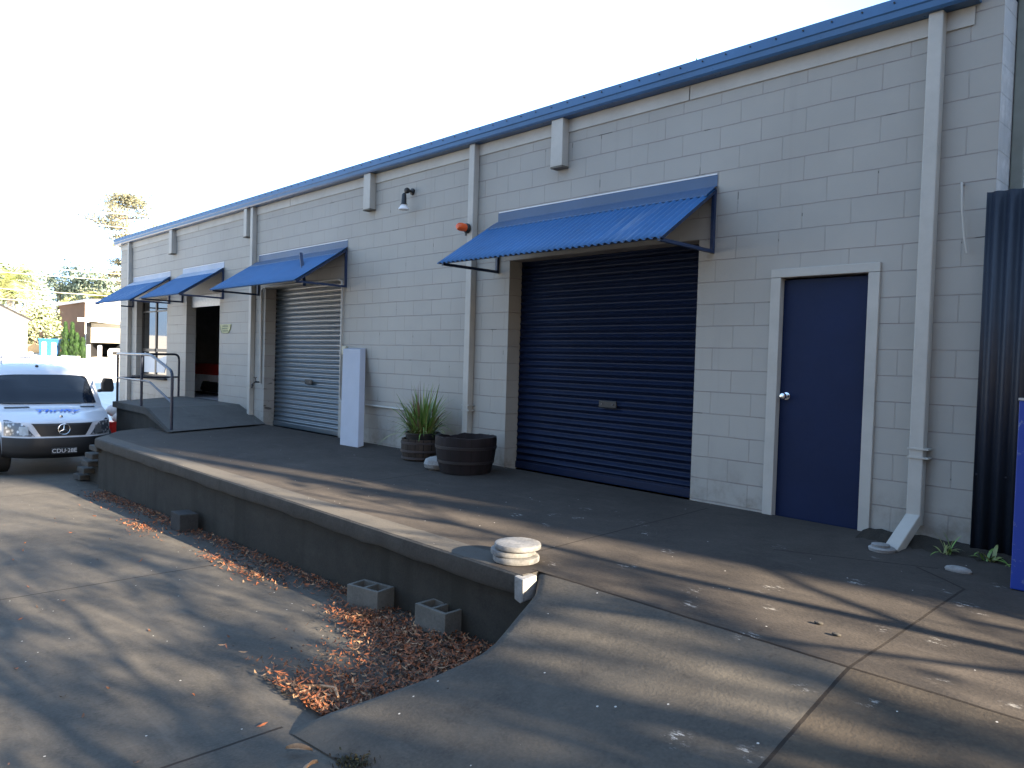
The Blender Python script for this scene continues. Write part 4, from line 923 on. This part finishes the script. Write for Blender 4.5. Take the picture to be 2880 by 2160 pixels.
for x in (-55.2, ): 
    y = 7.45 - (-51.3 - x) * .173
    MB().add([(x - .5, y - .16, 2.3), (x + .25, y - .04, 2.3), (x + .25, y - .04, 4.0), (x - .5, y - .16, 3.97)], [(0, 1, 2, 3)]).build('panel', M['trim'], bb, solid=.06)
    MB().tube([(x - .1, y - .15, .2), (x - .1, y - .15, 2.3)], .06, 8).build('drainpipe', M['galv'], bb)
ga = thing('garage', (-45, 9, .3), 'low white garage with half open pale roller door', 'garage')
u = (Vector((-45.24, 8.08, 0)) - Vector((-46.9, 6.33, 0))).normalized(); v = Vector((-u.y, u.x, 0))
def GP(a, b, z): q = Vector((-46.75, 6.42, 0)) + u * a + v * b; return (q.x, q.y, z)
def gbox(g, a0, b0, z0, a1, b1, z1): g.add([GP(a0, b0, z0), GP(a1, b0, z0), GP(a1, b1, z0), GP(a0, b1, z0), GP(a0, b0, z1), GP(a1, b0, z1), GP(a1, b1, z1), GP(a0, b1, z1)], [(3, 2, 1, 0), (4, 5, 6, 7), (0, 1, 5, 4), (1, 2, 6, 5), (2, 3, 7, 6), (3, 0, 4, 7)])
g = MB(); gbox(g, -.05, 0, .2, .18, .3, 2.75); gbox(g, 4.0, 0, .2, 4.3, .3, 2.75); gbox(g, 4.3, 0, .2, 9, .3, 2.9); gbox(g, -.05, 5, .2, 9, 5.2, 2.9); gbox(g, -.05, .3, .2, .1, 5, 2.8); gbox(g, 8.8, .3, .2, 9, 5, 2.8)
g.build('frame', M['dgrey'], ga)
g = MB(); gbox(g, -.3, -.45, 2.86, 9.3, 5.4, 2.98); g.build('roof', M['white'], ga)
g = MB(); gbox(g, -.3, -.47, 2.76, 9.3, -.42, 2.87); g.build('roof_edge', plain('stone_fascia', (.4, .36, .28), .8, 0, .3, 30), ga)
g = MB(); gbox(g, .18, .1, 1.58, 4.0, .16, 2.70)
for k in range(14): gbox(g, .18, .09, 1.58 + k * .08, 4.0, .1, 1.61 + k * .08)
g.build('shutter', plain('cream_shutter', (.42, .39, .32), .5, 0, .1, 2), ga)
# car in the garage
cr = thing('parked_car', (-45.6, 9, .35), 'white car parked under the half open garage shutter', 'car')
def CP(a, b, z): return GP(a, b, z + .28)
cg = MB(); sec = [(.0, .45), (.0, .85), (.2, 1.0), (.95, 1.05), (1.5, 1.50), (2.8, 1.52), (3.6, 1.1), (4.0, 1.0), (4.05, .45)]
P = []
for s in (-.86, -.8, -.4, 0, .4, .8, .86):
    P.append([CP(1.75 + s * (1 if z < 1.1 else .82), .5 + d + (.12 if abs(s) > .82 else 0), z + .0) for d, z in sec])
cg.grid(P)
for k in (0, 6): cg.add(P[k], [tuple(range(len(sec)))])
cg.build('body', M['vanwhite'], cr, smooth=40)
g = MB(); g.add([CP(1.1, 1.43, 1.09), CP(2.4, 1.43, 1.09), CP(2.3, 1.93, 1.46), CP(1.2, 1.93, 1.46)], [(0, 1, 2, 3)]); g.build('windscreen', M['glass'], cr, solid=.01)
g = MB(); g.add([CP(1.25, .485, .62), CP(2.25, .485, .62), CP(2.25, .485, .8), CP(1.25, .485, .8)], [(0, 1, 2, 3)]); g.build('grille', M['black'], cr, solid=.01)
for a in (.98, 2.36):
    g = MB(); gbox(g, a, .47, .68, a + .2, .51, .86); g.build('headlight', M['lampglass'], cr)
    cgx = CP(a + .1, 1.25, .60); g = MB(); q = Vector(cgx); g.tube([q - u * .1, q + u * .1], .31, 20); g.build('wheel', M['tyre'], cr, smooth=40)
# bollards
for i, (x, y, h, r, lab) in enumerate(((-42.67, 3.4, 1.0, .105, 'leftmost thick white bollard in front of the blue skip'), (-42.34, 3.76, 1.0, .105, 'white bollard between the blue skip and the conifers'), (-41.1, 5.05, 1.0, .10, 'white bollard just right of the conifers'), (-40.7, 5.47, 1.0, .10, 'white bollard in front of the garage car'), (-40.07, 6.14, .45, .07, 'short thin white bollard nearest the warehouse corner'))):
    z = yard_z(x) - .02; g = MB(); g.lathe([(r, 0), (r, h - .03), (r - .02, h), (.01, h + .01)], (x, y, z), 16); tag(g.build('bollard', M['white'], smooth=40), lab, 'bollard', 'white bollards along the far forecourt')
# low white barrier rail
br = thing('white_barrier', (-38, -1, .3), 'low white barrier rail in front of the white shed', 'barrier')
g = MB(); g.bar((-39.2, -2.5, .88), (-37.6, 1.9, .92), .06, .12); g.bar((-39.2, -2.5, .62), (-37.6, 1.9, .66), .06, .10); g.build('rail', M['white'], br)
for f in (0.02, .35, .68, .98):
    x, y = -39.2 + 1.6 * f, -2.5 + 4.4 * f; MB().box(x - .06, y - .05, yard_z(x) - .05, x + .02, y + .05, 1.0).build('post', M['white'], br)
# white shed at far left
ws_ = thing('white_shed', (-40, -1, .4), 'white weatherboard shed with sloping roof at the far left', 'shed')
g = MB(); A_ = [(-37.6, 1.55), (-39.0, -1.6), (-45, -0.7), (-43.5, 2.45)]
wb = NT('weatherboard', .6); wz = wb.sep(wb.pos())[2]; fz_ = wb.math('FRACT', wb.math('MULTIPLY', wz, 5.0)); wb.color(wb.mix(wb.math('LESS_THAN', fz_, .09), (.72, .72, .7), (.4, .4, .4))); wb = wb.m
zt_ = [2.5, 4.3, 4.3, 2.5]
g.add([(a, b, .3) for a, b in A_] + [(a, b, zt_[i]) for i, (a, b) in enumerate(A_)], [(0, 1, 5, 4), (1, 2, 6, 5), (2, 3, 7, 6), (3, 0, 4, 7)]); g.build('wall', wb, ws_)
g = MB(); g.add([(-37.4, 1.75, 2.42), (-38.9, -1.75, 4.42), (-45.3, -.8, 4.42), (-43.6, 2.6, 2.42)], [(0, 1, 2, 3)]); rf_ = g.build('roof', M['white'], ws_, solid=.06)
MB().bar((-37.33, 1.8, 2.40), (-38.82, -1.7, 4.40), .05, .09).build('barge_board', M['dgrey'], rf_)
g = MB(); g.tube([(-37.6, 1.62, .4), (-37.6, 1.62, 2.4)], .05, 8); g.build('drainpipe', M['galv'], ws_)
g = MB(); d_ = Vector((-37.6 + 39.0, 1.55 + 1.6, 0)).normalized(); q0 = Vector((-39.0, -1.6, 0)) + d_ * 1.0 + Vector((.05, -.02, 0))
g.add([(q0.x, q0.y, 1.6), tuple(q0 + d_ * 1.2 + Vector((0, 0, 1.6))), tuple(q0 + d_ * 1.2 + Vector((0, 0, 2.2))), (q0.x, q0.y, 2.2)], [(0, 1, 2, 3)]); g.build('window', M['glass'], ws_, solid=.03)
# skip
sk = thing('skip_bin', (-47, 4.5, .5), 'blue steel skip bin beside the leafy bush', 'skip')
g = MB(); q0, q1 = Vector((-47.5, 4.15, 0)), Vector((-46.75, 4.95, 0)); bk = Vector((-1.6, .9, 0))
lo = [q0 * .93 + q1 * .07, q1 * .93 + q0 * .07, q1 + bk * .9, q0 + bk * .9]; hi = [q0, q1, q1 + bk, q0 + bk]
g.add([(a.x, a.y, .62) for a in lo] + [(a.x, a.y, 1.66) for a in hi], [(3, 2, 1, 0), (0, 1, 5, 4), (1, 2, 6, 5), (2, 3, 7, 6), (3, 0, 4, 7)]); g.build('bin', plain('skip_blue', (.02, .10, .24), .5), sk)
g = MB(); g.add([(a.x, a.y, 1.66) for a in hi] + [(a.x, a.y, 1.72) for a in hi], [(0, 1, 5, 4), (1, 2, 6, 5), (2, 3, 7, 6), (3, 0, 4, 7)]); g.build('rim', plain('skip_rim', (.03, .14, .3), .5), sk, solid=.08)
tw = MB().bar((-50.2, 3.4, 1.15), (-47.2, 5.2, 1.1), .15, .5).build('timber_edging', plain('tan_timber', (.42, .3, .16), .8)); tag(tw, 'tan timber edging wall below the leafy bush', 'edging')

# ------------------------------------------------------------------ vegetation
def leafmat(name, c, var=.35, trans=0.0):
    t = NT(name, .55, 0, .35); t.color(t.ramp(t.noise(1.7, 4), .3, .7, tuple(x * (1 - var) for x in c), tuple(x * (1 + var) for x in c)))
    t.b.inputs['Transmission Weight'].default_value = 0.0; return t.m
LG = [leafmat('foliage_mid', (.07, .10, .03)), leafmat('foliage_dark', (.035, .055, .02)), leafmat('foliage_light', (.13, .15, .05))]
LB = [leafmat('bush_mid', (.16, .2, .1)), leafmat('bush_dark', (.03, .05, .018)), leafmat('bush_pale', (.4, .43, .28))]
LC = [leafmat('conifer_mid', (.015, .042, .011)), leafmat('conifer_dark', (.008, .025, .007)), leafmat('conifer_light', (.03, .07, .016))]
LO = [leafmat('palm_olive', (.22, .28, .12)), leafmat('palm_dark', (.1, .11, .05)), leafmat('palm_yellow', (.34, .37, .15))]
BARK = plain('bark', (.16, .13, .10), .9, 0, .3, 8, .01); BARKP = plain('pale_bark', (.38, .34, .29), .85, 0, .25, 5, .01)
def leaf_quad(g, p, L, w, rr, mi, hang=.0):
    a = rr.uniform(0, 6.28); e = rr.gauss(-hang, .6); d = Vector((math.cos(a) * math.cos(e), math.sin(a) * math.cos(e), math.sin(e))); s = d.orthogonal().normalized()
    s = Matrix.Rotation(rr.uniform(0, 6.28), 3, d) @ s
    g.add([p - d * L / 2, p + s * w / 2, p + d * L / 2, p - s * w / 2], [(0, 1, 2, 3)], mi)
def gum(name, x, y, z0, h, spread, label, cat, group, seed, leaves=2600, L=.16, w=.05, mats=None, bark=None, r0=.17, clear=.3, cluster=.5, lean=(0, 0), topf=.72, skip=0.0):
    rr = random.Random(seed); t = thing(name, (x, y, z0), label, cat, group); g = MB(); tips = []
    def limb(p, d, length, r, depth):
        n = 4; pts = [p]; rs = [r]; dd = d.copy()
        for i in range(n):
            dd = (dd + Vector((rr.gauss(0, .13), rr.gauss(0, .13), rr.gauss(.05, .08)))).normalized(); pts.append(pts[-1] + dd * length / n); rs.append(r * (1 - .55 * (i + 1) / n))
        g.tube(pts, rs, 7 if depth < 2 else 5, caps=False)
        if depth >= 3 or r < .012: tips.append(pts[-1]); tips.append(pts[-2]); return
        if depth >= 1: tips.append(pts[-1])
        nb = rr.choice([2, 3, 3]) if depth else 0
        for k in range(nb):
            f = rr.uniform(.45, 1); q = pts[min(n, int(f * n))]; a = rr.uniform(0, 6.28); sp = rr.uniform(.4, .95)
            nd = (dd + Vector((math.cos(a) * sp, math.sin(a) * sp, rr.uniform(-.15, .35)))).normalized()
            limb(q, nd, length * rr.uniform(.55, .75), rs[min(n, int(f * n))] * .7, depth + 1)
    base = Vector((x, y, z0 - .1)); top = Vector((x + lean[0], y + lean[1], z0 + h * topf)); pts = []; rs = []
    for i in range(7):
        f = i / 6; pts.append(base.lerp(top, f) + Vector((rr.gauss(0, .12) * f, rr.gauss(0, .12) * f, 0))); rs.append(r0 * (1.15 - .8 * f))
    g.tube(pts, rs, 10)
    for k in range(9):
        f = clear + (1 - clear) * (k + rr.random()) / 9; i = min(5, int(f * 6)); p = pts[i].lerp(pts[i + 1], f * 6 - i); a = k * 2.4 + rr.uniform(-.5, .5); up = .3 + .6 * f
        limb(p, Vector((math.cos(a), math.sin(a), up)).normalized(), spread * rr.uniform(.5, .85) * (1.1 - .35 * f), rs[i] * .5, 1)
    g.build('trunk', bark or BARK, t, smooth=60)
    c = MB(); n = max(1, leaves // len(tips))
    for q in tips:
        if rr.random() < skip: continue
        mi0 = rr.choice([0, 0, 1, 2]); cl = cluster * rr.uniform(.6, 1.3)
        for _ in range(int(n * rr.uniform(.3, 1.7))):
            leaf_quad(c, q + Vector((rr.gauss(0, cl), rr.gauss(0, cl), rr.gauss(0, cl * .6))), L * rr.uniform(.6, 1.4), w * rr.uniform(.7, 1.3), rr, mi0 if rr.random() < .7 else rr.choice([0, 1, 2]), .5)
    c.loose = True; c.build('crown', mats or LG, t); return t

# sun-side gum trees to the right of the view: most throw the dappled shade, the high crowned are added to shade the van
SHADE = [  # x, y, height, leaves, clear trunk share, trunk radius, top share, cluster
    (13.5, -3.6, 7.6, 2600, .25, .13, .72, .30), (15.0, -0.9, 8.0, 2400, .25, .13, .72, .30), (17.5, -5.4, 9.3, 2600, .3, .15, .72, .34),
    (19.5, -2.2, 10.2, 2800, .3, .15, .72, .36), (23.5, -4.4, 11.4, 3000, .3, .16, .72, .4), (14.5, -7.2, 8.4, 2400, .3, .13, .72, .34),
    (6.6, -1.0, 4.8, 420, .3, .05, .8, .22), (9.6, -2.3, 4.6, 900, .3, .06, .8, .26), (6.4, -3.7, 4.8, 420, .3, .05, .8, .22),
    (16.5, 1.3, 10.2, 4600, .95, .16, .90, .42), (21.5, 2.3, 11.6, 4600, .95, .17, .91, .42), (18.3, 1.6, 11.8, 4600, .95, .17, .91, .42), (24, 2.4, 13.6, 4600, .95, .18, .92, .42), (26, 0.2, 12.0, 2600, .4, .18, .72, .4)]
labs = ['gum tree nearest the driveway on the right', 'gum tree close to the metal shed front', 'gum tree on the yard side of the driveway', 'gum tree in the middle of the driveway row', 'tall gum tree far out on the yard side', 'outermost low gum tree on the yard side', 'thin sapling close to the shed corner', 'thin sapling in the middle of the driveway edge', 'thin sapling nearest the yard side', 'high crowned gum tree added behind the shed end to shade the van', 'second high crowned gum tree added farther behind the shed to shade the van', 'high crowned gum tree added between the two to shade the van', 'outermost high crowned gum tree added beyond the shed to shade the van', 'tallest gum tree at the far end of the driveway']
for i, (x, y, h, nl, cl_, r0_, tf_, cu_) in enumerate(SHADE):
    gum('gum_tree', x, y, yard_z(min(x, 8)), h, (2.4 + .05 * x) if cl_ < .9 else 2.3, labs[i], 'tree', 'gum trees shading the yard', 40 + i, leaves=nl, L=.2, w=.065, r0=r0_ * 1.35, clear=cl_, cluster=cu_ * (.72 if cl_ < .9 else 1), topf=tf_, skip=.6 if cl_ < .9 else 0)
# tree top above the roof
gum('gum_tree', -10.6, 17.4, 0, 13.0, 3.0, 'gum tree whose top shows above the blue roof edge', 'tree', None, 77, leaves=3500, L=.22, w=.08, mats=[leafmat('gum_top', (.17, .19, .06)), LG[0], leafmat('gum_top2', (.26, .25, .09))], clear=.6, cluster=.5)
# tall pine with open flat layers, glare fading put into its leaf colours
def layered_pine(x, y, z0, H, label):
    rr = random.Random(31); t = thing('pine_tree', (x, y, z0), label, 'tree'); g = MB(); g.tube([(x, y, z0 - .3), (x + .2, y, z0 + H * .5), (x, y, z0 + H)], [.4, .28, .05], 10); c = MB()
    for k in range(10):
        f = .34 + .64 * k / 9 + rr.uniform(-.02, .02); z = z0 + H * f; R0 = (3.1, 2.2, 4.2, 2.4, 3.4, 1.6, 4.4, 5.0, 2.6, 1.4)[k]
        for j in range(4 if k % 3 else 5):
            a = rr.uniform(0, 6.28); r = R0 * rr.uniform(.35, 1.1); e = Vector((x + r * math.cos(a), y + r * math.sin(a), z + .18 * r * rr.uniform(.2, 1.2)))
            g.tube([(x, y, z), Vector((x, y, z)).lerp(e, .5) + Vector((0, 0, -.1)), e], [.07, .05, .02], 5, caps=False)
            for m in range(3):
                q = Vector((x, y, z)).lerp(e, .55 + .22 * m)
                for _ in range(60): leaf_quad(c, q + Vector((rr.gauss(0, .55), rr.gauss(0, .55), rr.gauss(.1, .24))), rr.uniform(.25, .5), rr.uniform(.08, .16), rr, rr.choice([0, 1, 1, 2]))
    g.build('trunk', BARK, t, smooth=60); c.loose = True; c.build('crown', [leafmat('pine_glare_grey', (.17, .17, .11)), leafmat('pine_glare_dark', (.09, .10, .075)), leafmat('pine_glare_light', (.28, .26, .16))], t)
layered_pine(-79.3, 18.2, 1.0, 15.6, 'tall open layered pine rising behind the warehouse corner')
# pencil conifers
for i, (x, y, z0, H, r, lab) in enumerate(((-46.45, 5.25, .5, 2.1, .34, 'dark green conifer, leftmost and tall'), (-46.25, 5.55, .45, 2.15, .33, 'dark green conifer, second in the row and tallest tip'), (-46.0, 5.72, .35, 1.65, .36, 'dark green conifer, shorter, third in the row'), (-45.82, 5.98, .3, 1.45, .34, 'dark green conifer, lowest, beside the garage'))):
    rr = random.Random(60 + i); t = thing('conifer', (x, y, z0), lab, 'conifer', 'conifers beside the garage'); MB().tube([(x, y, z0 - .3), (x, y, z0 + H * .7)], [.05, .02], 7).build('trunk', BARK, t)
    c = MB()
    for _ in range(2600):
        f = rr.random() ** 1.2; R0 = r * (1 - f) ** .75 * (.75 + .25 * math.sin(f * 20 + i)) + .02; a = rr.uniform(0, 6.28); rad = R0 * rr.uniform(.65, 1.05)
        q = Vector((x + rad * math.cos(a), y + rad * math.sin(a), z0 + f * H)); d = Vector((math.cos(a) * .35, math.sin(a) * .35, 1)).normalized(); s = d.cross(Vector((math.cos(a + rr.gauss(0, .8)), math.sin(a), 0))).normalized()
        L = rr.uniform(.08, .17); c.add([q - s * .02, q + d * L * .5 - s * .028, q + d * L, q + d * L * .5 + s * .028], [(0, 1, 2, 3)], rr.choice([0, 0, 1, 1, 2]))
    c.loose = True; c.build('foliage', LC, t)
# leafy bush
rr = random.Random(15); t = thing('bush', (-51.2, 4.95, 1.2), 'large pale leafed bush beside the brown brick wall', 'bush'); g = MB()
for k in range(14): a = rr.uniform(0, 6.28); g.tube([(-51.2, 4.95, .6), (-51.2 + .9 * math.cos(a), 4.95 + .9 * math.sin(a), rr.uniform(1.8, 3.2))], [.06, .015], 6)
g.build('stem', BARK, t); c = MB()
for k in range(60):
    th = rr.uniform(0, 6.28); zz = rr.uniform(-1, 1); rad = 1.15 * math.sqrt(max(.05, 1 - .7 * zz * zz)) * rr.uniform(.5, 1); q0 = Vector((-51.2 + rad * math.cos(th), 4.95 + rad * math.sin(th), 2.35 + 1.15 * zz)); m0 = rr.choice([0, 1, 2, 2])
    for _ in range(75): leaf_quad(c, q0 + Vector((rr.gauss(0, .24), rr.gauss(0, .24), rr.gauss(0, .22))), rr.uniform(.12, .22), rr.uniform(.07, .12), rr, m0 if rr.random() < .6 else rr.choice([0, 1, 2]))
c.loose = True; c.build('foliage', LB, t)
# palms
def palm(x, y, z0, H, L, n, label, seed, r=.22):
    rr = random.Random(seed); t = thing('palm_tree', (x, y, z0), label, 'palm', 'palms beyond the forecourt'); MB().tube([(x, y, z0 - .3), (x + .1, y, z0 + H * .5), (x, y, z0 + H)], [r * 1.2, r, r * .9], 10).build('trunk', BARKP, t, smooth=60); c = MB()
    for k in range(n):
        a = k * 2.399 + rr.uniform(-.2, .2); el = rr.uniform(-.35, 1.2); d = Vector((math.cos(a) * math.cos(el), math.sin(a) * math.cos(el), math.sin(el))); p = Vector((x, y, z0 + H)); LL = L * rr.uniform(.8, 1.1); m0 = rr.choice([0, 0, 1, 2])
        pr = p
        for i in range(12):
            d = (d + Vector((0, 0, -.11))).normalized(); q = pr + d * LL / 12; sd = d.cross(Vector((0, 0, 1)))
            sd = sd.normalized() if sd.length > .01 else Vector((1, 0, 0)); wl_ = .85 * math.sin(math.pi * (i + 1.5) / 14) * L / 3
            c.add([pr - sd * .02, pr + sd * .02, q + sd * .02, q - sd * .02], [(0, 1, 2, 3)], m0)
            for sg in (-1, 1):
                for e in (0, .5):
                    b = pr.lerp(q, e); tip = b + sd * sg * wl_ + d * .25 + Vector((0, 0, -.35 * wl_ * rr.uniform(.4, 1.3))); c.add([b, b + d * .12, tip], [(0, 1, 2)], m0 if rr.random() < .7 else rr.choice([0, 1, 2]))
            pr = q
    c.loose = True; c.build('crown', LO, t)
palm(-71.3, 6.98, 1.6, 4.9, 3.0, 34, 'tall yellow green palm with pale trunk at the far left', 81)
palm(-75.0, 14.75, 1.8, 3.9, 2.2, 26, 'smaller palm behind the garage roof', 82)
# far trees, each its own; leaf colours paled to stand in for glare
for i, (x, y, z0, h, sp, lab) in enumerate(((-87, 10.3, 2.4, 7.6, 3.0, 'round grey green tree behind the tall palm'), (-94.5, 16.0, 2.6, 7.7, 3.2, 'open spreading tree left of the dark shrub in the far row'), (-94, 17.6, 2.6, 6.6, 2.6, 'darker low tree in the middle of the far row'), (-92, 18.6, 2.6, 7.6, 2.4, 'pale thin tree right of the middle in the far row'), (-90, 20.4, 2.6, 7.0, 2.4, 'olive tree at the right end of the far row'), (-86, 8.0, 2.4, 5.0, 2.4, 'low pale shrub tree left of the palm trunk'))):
    gum('far_tree', x, y, z0, h, sp, lab, 'tree', 'trees far beyond the forecourt', 90 + i, leaves=1500, L=.5, w=.22, mats=[leafmat('far_glare_mid%d' % i, (.24, .31, .24)), leafmat('far_glare_dark%d' % i, (.14, .19, .14)), leafmat('far_glare_light%d' % i, (.36, .42, .32))], r0=.18, clear=.35, cluster=.55)
# hedge line behind the white roof
rr = random.Random(5); g = MB()
for k in range(2600):
    f = rr.random(); leaf_quad(g, Vector((-77 + 3 * f + rr.gauss(0, .4), 11.8 + 5.6 * f, 4.4 + rr.uniform(0, 1.5) * (.6 + .4 * math.sin(f * 9)))), rr.uniform(.25, .45), rr.uniform(.12, .2), rr, rr.choice([0, 1, 2]))
g.loose = True; tag(g.build('hedge', LO), 'olive hedge line above the white roof far behind', 'hedge', kind='stuff')
# power poles and lines
pp = thing('power_pole', (-66, 2.0, 1.4), 'grey power pole carrying lines across the far left sky', 'power pole')
MB().tube([(-66, 2.0, 1.0), (-66, 2.0, 12.5)], [.16, .11], 10).build('pole', BARKP, pp, smooth=60)
MB().box(-66.1, .8, 11.7, -65.9, 3.2, 11.85).build('crossarm', BARKP, pp)
p2_ = thing('power_pole', (-60, 46, 1.4), 'second power pole hidden behind the warehouse', 'power pole'); MB().tube([(-60, 46, 1.0), (-60, 46, 15.0)], [.16, .11], 10).build('pole', BARKP, p2_, smooth=60)
wm = plain('pale_cable', (.55, .5, .35), .5)
for i, (za, zb) in enumerate(((12.0, 13.6), (11.2, 12.2), (8.0, 8.9), (7.5, 8.4), (7.0, 7.8), (5.9, 6.3), (5.2, 5.4))):
    pts = []
    for k in range(25):
        f = k / 24; pts.append((-68 + 8 * f, -14 + 60 * f, za + (zb - za) * f - 1.2 * 4 * f * (1 - f) * .5))
    tag(MB().tube(pts, .022, 5, caps=False).build('power_line', wm), ['topmost pale power line crossing the tall pine', 'second power line, crossing the middle of the pine', 'upper of three lines over the round tree at far left', 'middle of three lines over the round tree at far left', 'lower of three lines over the palm crown', 'power line just above the white roof', 'lowest power line behind the palm trunk'][i], 'power line', 'power lines')
# thin antenna on the roof
tag(MB().tube([(-13.92, 6.3, 4.3), (-13.92, 6.3, 7.45)], .012, 6).build('antenna', M['galv']), 'thin whip antenna standing on the warehouse roof', 'antenna')

# ------------------------------------------------------------------ added unseen building behind the viewpoint, blocks sky light on the right wall
wk = thing('sky_block_building', (7, -11, -.3), 'unseen tall dark brick building added behind the viewer to block sky light', 'building')
dbr = block_mat('dark_brick', (.10, .065, .05), (.08, .07, .06), True, 'x')
g = MB(); g.box(-1.5, -19, -.9, 17, -10.2, 7.6); g.build('wall', dbr, wk)
g = MB(); g.add([(-1.9, -19.4, 7.62), (17.4, -19.4, 7.62), (17.4, -14.6, 9.2), (-1.9, -14.6, 9.2), (17.4, -9.8, 7.62), (-1.9, -9.8, 7.62)], [(0, 1, 2, 3), (3, 2, 4, 5)]); g.build('roof', M['roof'], wk, solid=.06)
MB().box(4, -10.19, -.3, 7, -10.12, 2.9).build('door', M['navy'], wk)
for x in (0.2, 9.5, 13): 
    w_ = MB().box(x, -10.19, 1.2, x + 1.8, -10.13, 2.4).build('window', M['alu'], wk); MB().box(x + .06, -10.129, 1.26, x + 1.74, -10.12, 2.34).build('pane', M['glass'], w_)
